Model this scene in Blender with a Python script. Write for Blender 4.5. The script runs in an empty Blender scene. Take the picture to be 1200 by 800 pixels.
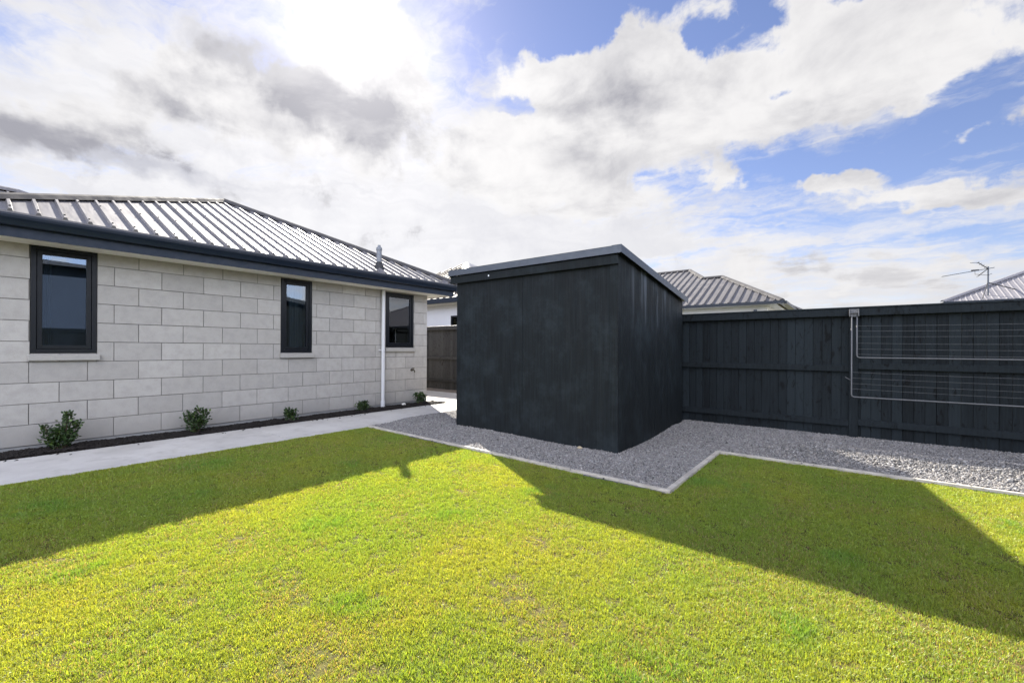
import bpy, bmesh, math, random
import numpy as np
from mathutils import Vector, Matrix

random.seed(7)
RNG = np.random.default_rng(11)
SC = bpy.context.scene
COL = SC.collection

# ------------------------------------------------------------------ camera
TH, ROLL, EYE = math.radians(38.0), math.radians(0.3), 1.25
fwd = Vector((-math.sin(TH), math.cos(TH), 0))
rgt = Vector((math.cos(TH), math.sin(TH), 0))
upv = Vector((0, 0, 1))
cam_r = rgt * math.cos(ROLL) + upv * math.sin(ROLL)
cam_u = upv * math.cos(ROLL) - rgt * math.sin(ROLL)
cd = bpy.data.cameras.new("camera")
cam = bpy.data.objects.new("camera", cd)
COL.objects.link(cam)
cam.matrix_world = Matrix((
    (cam_r.x, cam_u.x, -fwd.x, 0), (cam_r.y, cam_u.y, -fwd.y, 0),
    (cam_r.z, cam_u.z, -fwd.z, EYE), (0, 0, 0, 1)))
cd.sensor_width = 36
cd.sensor_fit = 'HORIZONTAL'
cd.lens = 505 / 1200 * 36
cd.shift_y = 8.3 / 1200
cd.clip_start = 0.05
cd.clip_end = 3000
SC.camera = cam

# ------------------------------------------------------------------ exposure, render settings
SC.view_settings.view_transform = 'Standard'
SC.view_settings.look = 'None'
SC.view_settings.gamma = 1
SC.view_settings.exposure = 2.0
SC.render.engine = 'CYCLES'
SC.cycles.use_denoising = True
SC.cycles.max_bounces = 8
SC.cycles.transparent_max_bounces = 12
SC.cycles.caustics_reflective = False
SC.cycles.caustics_refractive = False

# ------------------------------------------------------------------ sun
SUN_DIR = Vector((-1.24, 0.76, 1.0)).normalized()
SUN_EL = math.asin(SUN_DIR.z)
SUN_AZ = math.atan2(SUN_DIR.x, SUN_DIR.y)      # clockwise from +Y
sd = bpy.data.lights.new("sun", 'SUN')
sd.energy = 5.0
sd.angle = math.radians(0.6)
sd.color = (1.0, 0.935, 0.83)
sun = bpy.data.objects.new("sun", sd)
COL.objects.link(sun)
sun.rotation_euler = SUN_DIR.to_track_quat('Z', 'Y').to_euler()

# ------------------------------------------------------------------ node helper
class NT:
    def __init__(s, tree):
        s.t = tree
    def n(s, kind, **kw):
        nd = s.t.nodes.new(kind)
        for k, v in kw.items():
            setattr(nd, k, v)
        return nd
    def put(s, sock, v):
        if v is None:
            return
        if isinstance(v, bpy.types.NodeSocket):
            s.t.links.new(v, sock)
        else:
            if isinstance(v, (tuple, list)) and len(v) == 3 and sock.type == 'RGBA':
                v = tuple(v) + (1,)
            sock.default_value = v
    def m(s, op, a, b=None, c=None, clamp=False):
        nd = s.n('ShaderNodeMath', operation=op, use_clamp=clamp)
        for i, v in enumerate((a, b, c)):
            s.put(nd.inputs[i], v)
        return nd.outputs[0]
    def vm(s, op, a, b=None):
        nd = s.n('ShaderNodeVectorMath', operation=op)
        s.put(nd.inputs[0], a)
        s.put(nd.inputs[1], b)
        return nd.outputs['Value'] if op in ('DOT_PRODUCT', 'LENGTH', 'DISTANCE') else nd.outputs[0]
    def mix(s, f, a, b, blend='MIX'):
        nd = s.n('ShaderNodeMix', data_type='RGBA', blend_type=blend)
        s.put(nd.inputs['Factor'], f)
        s.put(nd.inputs[6], a)
        s.put(nd.inputs[7], b)
        return nd.outputs[2]
    def noise(s, vec, scale, detail=4, rough=0.55, dist=0.0, out=0):
        nd = s.n('ShaderNodeTexNoise')
        s.put(nd.inputs['Vector'], vec)
        nd.inputs['Scale'].default_value = scale
        nd.inputs['Detail'].default_value = detail
        nd.inputs['Roughness'].default_value = rough
        nd.inputs['Distortion'].default_value = dist
        return nd.outputs[out]
    def ramp(s, f, a, b, lo=0.0, hi=1.0, smooth=True):
        nd = s.n('ShaderNodeMapRange', interpolation_type='SMOOTHSTEP' if smooth else 'LINEAR')
        s.put(nd.inputs[0], f)
        for i, v in enumerate((a, b, lo, hi)):
            s.put(nd.inputs[i + 1], v)
        return nd.outputs[0]
    def comb(s, x, y, z):
        nd = s.n('ShaderNodeCombineXYZ')
        for i, v in enumerate((x, y, z)):
            s.put(nd.inputs[i], v)
        return nd.outputs[0]
    def sep(s, v):
        nd = s.n('ShaderNodeSeparateXYZ')
        s.put(nd.inputs[0], v)
        return nd.outputs

# ------------------------------------------------------------------ sky: Nishita air with cloud layers placed by azimuth and elevation (degrees)
# every row: weight, then the 2x3 map from (azimuth, elevation, 1) to the cloud's own unit ellipse
CUMULUS = [
     (0.9, 0.0699, 0.0244, 1.1515, 0.0205, -0.1655, 5.541) ,
     (0.6, 0.1959, 0.0014, 7.4337, 0.0016, -0.3079, 9.9823) ,
     (1, 0.0783, 0.0292, -0.0632, 0.0229, -0.1971, 5.4656) ,
     (1, 0.1041, 0.0311, -1.3975, 0.0072, -0.2856, 7.6059) ,
     (0.6, 0.1658, 0.001, 0.4109, -0.1586, -0.5032, 15.7921) ,
     (0.7, 0.1054, 0.0008, 2.3645, -0.0428, -0.3419, 11.0572) ,
     (0.8, 0.0731, 0.0156, 2.0926, 0.0259, -0.2063, 5.6861) ,
     (0.4, 0.1478, 0.0009, 6.2852, 0.0062, -0.1773, 4.5597) ,
     (0.95, 0.232, 0.0011, 0.1562, -0.1205, -0.556, 9.8798) ,
     (0.95, 0.2011, 0.0008, -1.2347, -0.1555, -0.7219, 10.8078) ,
     (0.7, 0.1631, 0.0007, -0.5002, -0.0791, -0.7431, 5.842) ,
     (0.75, 0.2832, 0.0013, 2.7949, -0.038, -0.5658, 4.1094) ,
     (0.7, 0.1489, 0.0009, 4.6495, -0.0135, -0.4477, 7.7903) ,
     (0.65, 0.2741, 0.0014, 3.1949, -0.1244, -0.8462, 14.6723) ,
     (0.7, 0.5233, 0.1297, -8.1354, 0.1551, -1.002, 17.1405) ,
     (0.5, 0.2658, 0.0011, 0.6685, -0.0828, -1.0967, 7.0728) ,
     (0.5, 0.1897, 0.0011, 4.2689, -0.0477, -0.6309, 10.2054) ,
     (0.75, 0.0448, -0.0112, 3.2594, -0.0028, -0.1998, 4.9665) ,
     (0.7, 0.1267, -0.0127, 10.9362, 0.044, -0.3133, 9.5177) ,
     (0.35, 0.25, -0.0407, 20.2741, 0.1157, -0.7149, 29.0189) ,
     (0.8, 0.0819, 0.0006, 4.6298, 0.0264, -0.1657, 6.9827) ,
]
GAPS = [
     (1.2, 0.1295, 0.0354, 2.483, 0.0216, -0.4873, 18.5096) ,
     (1.05, 0.2546, 0.0018, 4.1603, -0.1356, -0.7633, 23.6156) ,
     (1.0, 0.2939, 0.002, 10.8905, -0.0012, -0.8208, 23.6448) ,
     (0.5, 0.4165, 0.1522, -1.4628, 0.11, -1.2343, 34.8461) ,
     (0.9, 0.1129, 0.0209, -0.4527, -0.0055, -0.5655, 11.3647) ,
     (0.6, 0.2855, 0.0565, -3.8795, -0.0159, -0.9041, 19.4363) ,
     (0.6, 0.1189, 0.0005, 9.9007, 0.1399, -0.3452, 20.6397) ,
     (0.85, 0.1619, -0.0381, 8.4264, -0.0117, -0.1637, 4.7884) ,
     (0.35, 0.0914, 0.0005, 1.0656, -0.0849, -0.7484, 9.7815) ,
     (0.4, 0.1129, 0.0005, -0.4182, -0.1335, -0.8718, 9.6694) ,
     (0.5, 0.3287, 0.0022, 2.9395, -0.307, -1.2217, 38.8005) ,
]
VEIL = [
     (0.95, 0.0261, 0.0001, 1.6821, 0.0145, -0.0983, 2.6453) ,
     (0.8, 0.0315, 0.0002, 1.1961, 0.0006, -0.1162, 1.5554) ,
     (0.8, 0.0634, 0.0003, 5.0491, 0.0686, -0.1864, 10.5127) ,
     (0.46, 0.0373, 0.0002, 0.122, -0.021, -0.1844, 1.8048) ,
     (0.42, 0.0994, 0.0007, 4.4439, 0.0082, -0.1384, 4.8536) ,
]
DARK = [
     (0.9, 0.1955, -0.0885, 16.3233, -0.0588, -0.4168, 8.2144) ,
     (0.95, 0.1159, -0.0459, 7.8343, -0.0609, -0.3635, 6.0089) ,
     (1.0, 0.1524, -0.0187, 13.3643, 0.0485, -0.5458, 13.8755) ,
     (0.7, 0.1357, -0.0191, 10.7949, 0.0193, -0.6817, 13.1939) ,
     (0.7, 0.3012, -0.1439, 25.8162, -0.1658, -0.516, -0.0513) ,
     (0.5, 0.1196, 0.0266, 1.9416, 0.0083, -0.2933, 8.664) ,
     (0.3, 0.2475, 0.0791, -2.0468, 0.0433, -0.513, 12.8304) ,
     (0.75, 0.1684, -0.1335, 14.5409, -0.1685, -0.3216, -1.9856) ,
     (0.25, 0.1773, 0.0012, 5.9303, -0.0108, -0.3837, 10.6904) ,
     (0.3, 0.1009, -0.008, 7.1097, 0.0687, -0.5874, 17.1109) ,
]

SKY_STRENGTH = 0.05
def build_world():
    w = bpy.data.worlds.new("World")
    SC.world = w
    w.use_nodes = True
    w.node_tree.nodes.clear()
    N = NT(w.node_tree)
    sky = N.n('ShaderNodeTexSky', sky_type='NISHITA', sun_disc=False,
              sun_elevation=SUN_EL, sun_rotation=SUN_AZ, air_density=1.0, dust_density=0.15, ozone_density=2.0)
    d = N.n('ShaderNodeTexCoord').outputs['Generated']
    x, y, z = N.sep(d)
    az = N.m('MULTIPLY', N.m('ARCTAN2', x, y), 57.29578)
    el = N.m('MULTIPLY', N.m('ARCSINE', z), 57.29578)
    zz = N.m('ADD', N.m('MAXIMUM', z, 0.0), 0.16)
    plane = N.comb(N.m('DIVIDE', x, zz), N.m('DIVIDE', y, zz), 0.0)
    # ragged edges: warp the angles with noise before the ellipses are read
    w1 = N.noise(N.vm('ADD', plane, (3.1, 7.7, 0)), 1.1, 5, 0.6, out=1)
    w1s = N.sep(w1)
    w2 = N.noise(d, 16.0, 4, 0.6, out=1)
    w2s = N.sep(w2)
    def warp(a, n1, n2, k1, k2):
        return N.m('ADD', a, N.m('ADD', N.m('MULTIPLY', N.m('SUBTRACT', n1, 0.5), k1), N.m('MULTIPLY', N.m('SUBTRACT', n2, 0.5), k2)))
    azw = warp(az, w1s[0], w2s[0], 16.0, 5.0)
    elw = warp(el, w1s[1], w2s[1], 9.0, 3.6)
    vec = N.comb(azw, elw, 1.0)
    def total(rows):
        s = None
        for (wt, a, b, c, e, f, g) in rows:
            u = N.vm('DOT_PRODUCT', vec, (a, b, c))
            v = N.vm('DOT_PRODUCT', vec, (e, f, g))
            r2 = N.m('MULTIPLY_ADD', v, v, N.m('MULTIPLY', u, u))
            gss = N.m('POWER', 2.71828, N.m('MULTIPLY', r2, -1.0))
            s = N.m('MULTIPLY', gss, wt) if s is None else N.m('MULTIPLY_ADD', gss, wt, s)
        return s
    cum, gap, veil, dark = total(CUMULUS), total(GAPS), total(VEIL), total(DARK)
    # the half of the sky at the back of the camera: scattered fair-weather cloud
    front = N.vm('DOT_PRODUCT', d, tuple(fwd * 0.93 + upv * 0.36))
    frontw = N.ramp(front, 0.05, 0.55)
    cum = N.m('ADD', cum, N.m('MULTIPLY', N.m('SUBTRACT', 1.0, frontw), 0.45))
    fine = N.noise(plane, 2.3, 9, 0.58, 0.25)
    finer = N.noise(d, 11.0, 9, 0.6, 0.35)
    fb = N.m('ADD', N.m('MULTIPLY', N.m('SUBTRACT', fine, 0.5), 1.5), N.m('MULTIPLY', N.m('SUBTRACT', finer, 0.5), 2.0))
    dens = N.m('ADD', N.m('SUBTRACT', cum, gap), fb)
    alpha = N.ramp(dens, 0.22, 0.62)
    # thin veil: streaks combed in one direction
    streak = N.noise(N.vm('MULTIPLY', N.vm('ADD', plane, N.vm('SCALE', w1, None)), (1.0, 3.2, 1.0)), 1.7, 7, 0.62, 0.6)
    streak2 = N.noise(N.comb(N.m('MULTIPLY', azw, 0.035), N.m('MULTIPLY', elw, 0.22), 0.4), 1.0, 7, 0.6, 0.4)
    hz = N.m('ADD', N.m('MULTIPLY', streak, 0.55), N.m('MULTIPLY', streak2, 0.75))
    va = N.m('ADD', N.m('SUBTRACT', veil, N.m('MULTIPLY', gap, 0.45)), N.m('MULTIPLY', N.m('SUBTRACT', hz, 0.65), 3.4))
    low = N.ramp(N.m('ADD', el, N.m('MULTIPLY', N.m('SUBTRACT', streak2, 0.5), 14.0)), 2.0, 15.0, 0.34, 0.0)
    va = N.ramp(N.m('ADD', va, low), -0.05, 0.95, 0.0, 0.95)
    dark = N.ramp(N.m('ADD', dark, N.m('ADD', N.m('MULTIPLY', N.m('SUBTRACT', fine, 0.5), 0.9), N.m('MULTIPLY', N.m('SUBTRACT', finer, 0.5), 0.8))), 0.05, 0.95)
    # glow of the air round the sun
    sdot = N.vm('DOT_PRODUCT', d, tuple(SUN_DIR))
    ang = N.m('ARCCOSINE', N.m('MINIMUM', sdot, 0.99999))
    glow = N.m('POWER', 2.71828, N.m('MULTIPLY', N.m('POWER', N.m('DIVIDE', ang, 0.13), 1.4), -1.0))
    wide = N.m('POWER', 2.71828, N.m('MULTIPLY', N.m('DIVIDE', ang, 0.75), -1.0))
    k = 0.05 / SKY_STRENGTH
    # lit side of the clouds, their shaded undersides
    shade = N.m('ADD', N.m('MULTIPLY', N.ramp(finer, 0.38, 0.72), 0.14), N.m('MULTIPLY', N.ramp(fine, 0.42, 0.68), 0.46))
    shade = N.m('ADD', shade, N.m('MULTIPLY', dark, 0.66))
    shade = N.m('MINIMUM', shade, 1.0)
    bright = N.m('ADD', 4.35 * k, N.m('MULTIPLY', wide, 1.0 * k))
    white = N.vm('SCALE', N.comb(1.0, 0.985, 0.985), None)
    white.node.inputs['Scale'].default_value = 1.0
    N.put(white.node.inputs['Scale'], bright)
    cloud = N.mix(shade, white, (2.05 * k, 2.05 * k, 2.30 * k))
    veilc = N.mix(N.m('ADD', N.m('MULTIPLY', dark, 0.5), N.m('ADD', N.m('MULTIPLY', N.ramp(finer, 0.40, 0.70), 0.16), N.m('MULTIPLY', N.ramp(streak2, 0.42, 0.64), 0.20)), clamp=True), N.vm('SCALE', white, None), (2.35 * k, 2.38 * k, 2.70 * k))
    N.put(veilc.node.inputs[6].links[0].from_node.inputs['Scale'], 0.99)
    air = N.mix(1.0, sky.outputs[0], (0.76, 0.67, 0.76), 'MULTIPLY')
    c = N.mix(va, air, veilc)
    c = N.mix(alpha, c, cloud)
    c = N.mix(1.0, c, N.vm('SCALE', N.comb(2.6, 2.5, 2.4), None), 'ADD')
    N.put(c.node.inputs[7].links[0].from_node.inputs['Scale'], N.m('MULTIPLY', glow, k))
    # unseen sky behind the camera is brightened to fill the shaded walls and lawn
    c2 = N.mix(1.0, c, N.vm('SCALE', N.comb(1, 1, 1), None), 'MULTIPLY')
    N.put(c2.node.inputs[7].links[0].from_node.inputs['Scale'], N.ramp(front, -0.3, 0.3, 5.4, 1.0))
    bg = N.n('ShaderNodeBackground')
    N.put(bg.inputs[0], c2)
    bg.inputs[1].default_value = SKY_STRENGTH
    out = N.n('ShaderNodeOutputWorld')
    N.t.links.new(bg.outputs[0], out.inputs[0])
    w.cycles.sampling_method = 'MANUAL'
    w.cycles.sample_map_resolution = 1024
build_world()

# ------------------------------------------------------------------ materials
def mat(name, fn):
    m = bpy.data.materials.new(name)
    m.use_nodes = True
    m.node_tree.nodes.clear()
    N = NT(m.node_tree)
    sh = fn(N)
    out = N.n('ShaderNodeOutputMaterial')
    m.node_tree.links.new(sh, out.inputs[0])
    return m
def bsdf(N, col, rough=0.6, metal=0.0, spec=0.5, normal=None, coat=0.0):
    b = N.n('ShaderNodeBsdfPrincipled')
    N.put(b.inputs['Base Color'], col)
    N.put(b.inputs['Roughness'], rough)
    N.put(b.inputs['Metallic'], metal)
    N.put(b.inputs['Specular IOR Level'], spec)
    N.put(b.inputs['Coat Weight'], coat)
    if normal is not None:
        N.put(b.inputs['Normal'], normal)
    return b.outputs[0]
def bump(N, h, strength=0.4, dist=0.01):
    b = N.n('ShaderNodeBump')
    b.inputs['Strength'].default_value = strength
    b.inputs['Distance'].default_value = dist
    N.put(b.inputs['Height'], h)
    return b.outputs[0]
def pos(N):
    return N.n('ShaderNodeNewGeometry').outputs['Position']
def attr(N, name):
    return N.n('ShaderNodeAttribute', attribute_name=name).outputs
def sc3(N, v, s):
    return N.vm('MULTIPLY', v, s)

def plain(c, rough=0.5, metal=0.0, var=0.12, scale=6.0, spec=0.5):
    def fn(N):
        n = N.noise(pos(N), scale, 5, 0.6)
        a = tuple(v * (1 - var) for v in c)
        b = tuple(min(1, v * (1 + var)) for v in c)
        r = N.ramp(N.noise(pos(N), scale * 3.1, 3), 0.3, 0.7, rough * 0.85, min(1, rough * 1.15))
        return bsdf(N, N.mix(n, a, b), r, metal, spec)
    return fn

def f_block(N):
    p = pos(N)
    t = attr(N, 'tint')[2]
    big = N.noise(p, 0.9, 4, 0.6)
    mid = N.noise(p, 9, 4, 0.65)
    fine = N.noise(p, 120, 3, 0.7)
    c = N.mix(t, (0.335, 0.318, 0.294), (0.405, 0.385, 0.355))
    c = N.mix(N.m('MULTIPLY', N.ramp(mid, 0.35, 0.75), 0.35), c, (0.225, 0.214, 0.198))
    c = N.mix(N.m('MULTIPLY', N.ramp(fine, 0.5, 0.72), 0.30), c, (0.17, 0.163, 0.153))
    c = N.mix(N.m('MULTIPLY', N.ramp(big, 0.45, 0.7), 0.18), c, (0.36, 0.335, 0.29))
    z = N.sep(p)[2]
    splash = N.m('MULTIPLY', N.ramp(N.m('ADD', z, N.m('MULTIPLY', mid, 0.25)), 0.12, 0.42, 0.30, 0.0), 1.0)
    c = N.mix(splash, c, (0.18, 0.17, 0.16))
    return bsdf(N, c, 0.92, 0, 0.25, bump(N, N.m('ADD', fine, N.m('MULTIPLY', mid, 0.6)), 0.35, 0.004))
def f_mortar(N):
    return bsdf(N, N.mix(N.noise(pos(N), 40, 3), (0.10, 0.095, 0.088), (0.16, 0.154, 0.143)), 0.95, 0, 0.2)
def f_foundation(N):
    n = N.noise(pos(N), 14, 5, 0.65)
    return bsdf(N, N.mix(n, (0.20, 0.20, 0.20), (0.28, 0.277, 0.27)), 0.9, 0, 0.25, bump(N, n, 0.3, 0.006))
def f_concrete(N):
    p = pos(N)
    n = N.noise(p, 1.3, 6, 0.62)
    m2 = N.noise(sc3(N, p, (60, 7, 1)), 1.0, 3, 0.6)
    f = N.noise(p, 160, 2, 0.6)
    c = N.mix(N.ramp(n, 0.3, 0.7), (0.42, 0.40, 0.375), (0.54, 0.52, 0.49))
    c = N.mix(N.m('MULTIPLY', N.ramp(m2, 0.4, 0.8), 0.25), c, (0.38, 0.365, 0.35))
    c = N.mix(N.m('MULTIPLY', N.ramp(f, 0.52, 0.75), 0.3), c, (0.30, 0.29, 0.28))
    st = N.noise(p, 3.7, 7, 0.7)
    c = N.mix(N.m('MULTIPLY', N.ramp(st, 0.50, 0.68), 0.55), c, (0.33, 0.31, 0.285))
    return bsdf(N, c, 0.88, 0, 0.3, bump(N, N.m('ADD', m2, f), 0.25, 0.003))
def f_roof(N):
    p = pos(N)
    n = N.noise(p, 3.0, 5, 0.6)
    g = N.noise(sc3(N, p, (3, 40, 3)), 1.0, 4, 0.6)
    c = N.mix(N.ramp(N.m('ADD', N.m('MULTIPLY', n, 0.5), N.m('MULTIPLY', g, 0.5)), 0.35, 0.65), (0.120, 0.115, 0.118), (0.160, 0.153, 0.157))
    r = N.ramp(g, 0.3, 0.7, 0.46, 0.58)
    return bsdf(N, c, r, 0.05, 0.26, bump(N, g, 0.05, 0.004))
def f_ply(N):
    p = pos(N)
    t = attr(N, 'tint')[2]
    g = N.noise(sc3(N, p, (55, 55, 1.6)), 1.0, 6, 0.62, 0.4)
    g2 = N.noise(sc3(N, p, (14, 14, 0.7)), 1.0, 5, 0.6, 1.2)
    b = N.noise(p, 3.1, 7, 0.68)
    c = N.mix(N.ramp(g, 0.3, 0.72), (0.0034, 0.0050, 0.0062), (0.0084, 0.0122, 0.0145))
    c = N.mix(N.m('MULTIPLY', N.ramp(g2, 0.45, 0.75), 0.6), c, (0.0125, 0.0165, 0.0188))
    c = N.mix(N.m('MULTIPLY', N.ramp(b, 0.45, 0.70), 0.55), c, (0.0195, 0.0275, 0.0325))
    c = N.mix(N.m('MULTIPLY', N.ramp(N.noise(sc3(N, p, (5, 5, 1.3)), 1.0, 5, 0.65, 0.6), 0.5, 0.7), 0.5), c, (0.0045, 0.006, 0.0068))
    c = N.mix(N.m('MULTIPLY', N.m('SUBTRACT', t, 0.5), 0.5, clamp=True), c, (0.016, 0.020, 0.023))
    # pale salt and water runs that wander down from under the roof on the side sheet
    x, y, z = N.sep(p)
    run = N.noise(N.comb(N.m('MULTIPLY', x, 9), N.m('MULTIPLY', y, 9), N.m('MULTIPLY', z, 0.7)), 1.0, 6, 0.65, 0.5)
    zone = N.m('MULTIPLY', N.ramp(z, 1.35, 2.1), N.m('MULTIPLY', N.ramp(y, 4.9, 5.4), N.m('MULTIPLY', N.ramp(y, 6.1, 6.9, 1.0, 0.0), N.ramp(x, -2.4, -2.2))))
    c = N.mix(N.m('MULTIPLY', N.m('MULTIPLY', N.ramp(run, 0.46, 0.72), zone), 0.95), c, (0.085, 0.10, 0.12))
    # rubbed and dusty marks
    sp = N.noise(p, 26, 3, 0.6)
    c = N.mix(N.m('MULTIPLY', N.ramp(sp, 0.70, 0.78), 0.45), c, (0.05, 0.058, 0.064))
    return bsdf(N, c, N.ramp(g2, 0.3, 0.7, 0.6, 0.8), 0, 0.2, bump(N, g, 0.5, 0.005))
def paling(dark, light, knot):
    def f(N):
        p = pos(N)
        t = attr(N, 'tint')[2]
        off = N.vm('ADD', sc3(N, p, (60, 60, 2.2)), N.comb(N.m('MULTIPLY', t, 31.0), N.m('MULTIPLY', t, 17.0), N.m('MULTIPLY', t, 57.0)))
        g = N.noise(off, 1.0, 6, 0.62, 0.8)
        off2 = N.vm('ADD', sc3(N, p, (12, 12, 5.5)), N.comb(N.m('MULTIPLY', t, 11.0), 0.0, N.m('MULTIPLY', t, 23.0)))
        k = N.noise(off2, 1.0, 4, 0.6, 1.5)
        c = N.mix(N.ramp(g, 0.3, 0.72), dark, light)
        c = N.mix(N.m('MULTIPLY', t, 0.65), c, tuple(v * 1.9 for v in light))
        c = N.mix(N.m('MULTIPLY', N.ramp(k, 0.57, 0.68), 0.85), c, knot)
        return bsdf(N, c, 0.78, 0, 0.18, bump(N, N.m('ADD', g, N.m('MULTIPLY', k, 0.6)), 0.6, 0.007))
    return f
def f_gutter(N):
    n = N.noise(pos(N), 5, 4)
    return bsdf(N, N.mix(n, (0.0060, 0.0105, 0.0200), (0.0085, 0.0145, 0.0265)), 0.36, 0.0, 0.30)
def f_glass(N):
    fr = N.n('ShaderNodeFresnel')
    fr.inputs[0].default_value = 1.75
    g = N.n('ShaderNodeBsdfGlossy')
    g.inputs['Roughness'].default_value = 0.004
    g.inputs['Color'].default_value = (0.88, 0.93, 1.0, 1)
    t = N.n('ShaderNodeBsdfTransparent')
    t.inputs[0].default_value = (0.62, 0.68, 0.72, 1)
    mx = N.n('ShaderNodeMixShader')
    N.put(mx.inputs[0], fr.outputs[0])
    N.t.links.new(t.outputs[0], mx.inputs[1])
    N.t.links.new(g.outputs[0], mx.inputs[2])
    return mx.outputs[0]
def f_blade(N):
    c = N.n('ShaderNodeAttribute', attribute_name='blade_colour').outputs[0]
    d = N.n('ShaderNodeBsdfDiffuse')
    N.put(d.inputs[0], c)
    t = N.n('ShaderNodeBsdfTranslucent')
    N.put(t.inputs[0], N.mix(1.0, c, (1.25, 1.05, 0.55), 'MULTIPLY'))
    g = N.n('ShaderNodeBsdfGlossy')
    g.inputs['Roughness'].default_value = 0.5
    g.inputs[0].default_value = (0.8, 0.8, 0.7, 1)
    m1 = N.n('ShaderNodeMixShader')
    m1.inputs[0].default_value = 0.5
    N.t.links.new(d.outputs[0], m1.inputs[1])
    N.t.links.new(t.outputs[0], m1.inputs[2])
    m2 = N.n('ShaderNodeMixShader')
    m2.inputs[0].default_value = 0.05
    N.t.links.new(m1.outputs[0], m2.inputs[1])
    N.t.links.new(g.outputs[0], m2.inputs[2])
    return m2.outputs[0]
def f_soil(N):
    p = pos(N)
    a = N.noise(p, 2.2, 6, 0.65)
    b = N.noise(p, 45, 4, 0.7)
    c = N.mix(N.ramp(a, 0.35, 0.65), (0.075, 0.085, 0.018), (0.14, 0.105, 0.040))
    c = N.mix(N.ramp(b, 0.4, 0.65), c, (0.055, 0.045, 0.024))
    return bsdf(N, c, 0.95, 0, 0.1, bump(N, b, 0.6, 0.02))
def f_field(N):
    p = pos(N)
    a = N.noise(p, 0.5, 6, 0.65)
    b = N.noise(p, 20, 4, 0.7)
    c = N.mix(N.ramp(a, 0.35, 0.65), (0.09, 0.10, 0.05), (0.15, 0.14, 0.09))
    c = N.mix(N.m('MULTIPLY', b, 0.6), c, (0.07, 0.07, 0.03))
    return bsdf(N, c, 0.95, 0, 0.1, bump(N, b, 0.6, 0.03))
def f_gravelbed(N):
    p = pos(N)
    v = N.n('ShaderNodeTexVoronoi')
    N.put(v.inputs['Vector'], p)
    v.inputs['Scale'].default_value = 70
    c = N.mix(N.sep(v.outputs['Color'])[0], (0.06, 0.062, 0.07), (0.22, 0.22, 0.235))
    return bsdf(N, c, 0.9, 0, 0.2, bump(N, v.outputs['Distance'], 0.8, 0.01))
def f_stone(N):
    c = N.n('ShaderNodeAttribute', attribute_name='stone_colour').outputs[0]
    n = N.noise(pos(N), 180, 2)
    return bsdf(N, N.mix(N.m('MULTIPLY', n, 0.35), c, (0.12, 0.12, 0.13)), 0.85, 0, 0.3)
def f_bark(N):
    n = N.noise(pos(N), 60, 4, 0.7)
    return bsdf(N, N.mix(n, (0.007, 0.006, 0.006), (0.028, 0.023, 0.02)), 0.9, 0, 0.25, bump(N, n, 0.6, 0.01))
def f_leaf(N):
    c = N.n('ShaderNodeAttribute', attribute_name='leaf_colour').outputs[0]
    a = bsdf(N, c, 0.38, 0, 0.5)
    t = N.n('ShaderNodeBsdfTranslucent')
    N.put(t.inputs[0], N.mix(1.0, c, (1.3, 1.3, 0.5), 'MULTIPLY'))
    mx = N.n('ShaderNodeMixShader')
    mx.inputs[0].default_value = 0.25
    N.t.links.new(a, mx.inputs[1])
    N.t.links.new(t.outputs[0], mx.inputs[2])
    return mx.outputs[0]
def f_timber(N):
    p = pos(N)
    g = N.noise(sc3(N, p, (9, 9, 40)), 1.0, 5, 0.6, 0.5)
    b = N.noise(p, 3.0, 5, 0.6)
    c = N.mix(N.ramp(g, 0.3, 0.7), (0.34, 0.31, 0.27), (0.50, 0.46, 0.40))
    c = N.mix(N.m('MULTIPLY', N.ramp(b, 0.5, 0.7), 0.5), c, (0.25, 0.23, 0.21))
    return bsdf(N, c, 0.85, 0, 0.25, bump(N, g, 0.4, 0.003))
def f_tile(N):
    p = pos(N)
    br = N.n('ShaderNodeTexBrick')
    N.put(br.inputs['Vector'], N.comb(N.m('ADD', N.sep(p)[0], N.sep(p)[1]), N.m('MULTIPLY', N.sep(p)[2], 2.2), 0.0))
    br.inputs['Scale'].default_value = 3.0
    br.inputs['Color1'].default_value = (0.075, 0.060, 0.048, 1)
    br.inputs['Color2'].default_value = (0.115, 0.095, 0.078, 1)
    br.inputs['Mortar'].default_value = (0.06, 0.05, 0.045, 1)
    return bsdf(N, br.outputs[0], 0.7, 0, 0.4)

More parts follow.
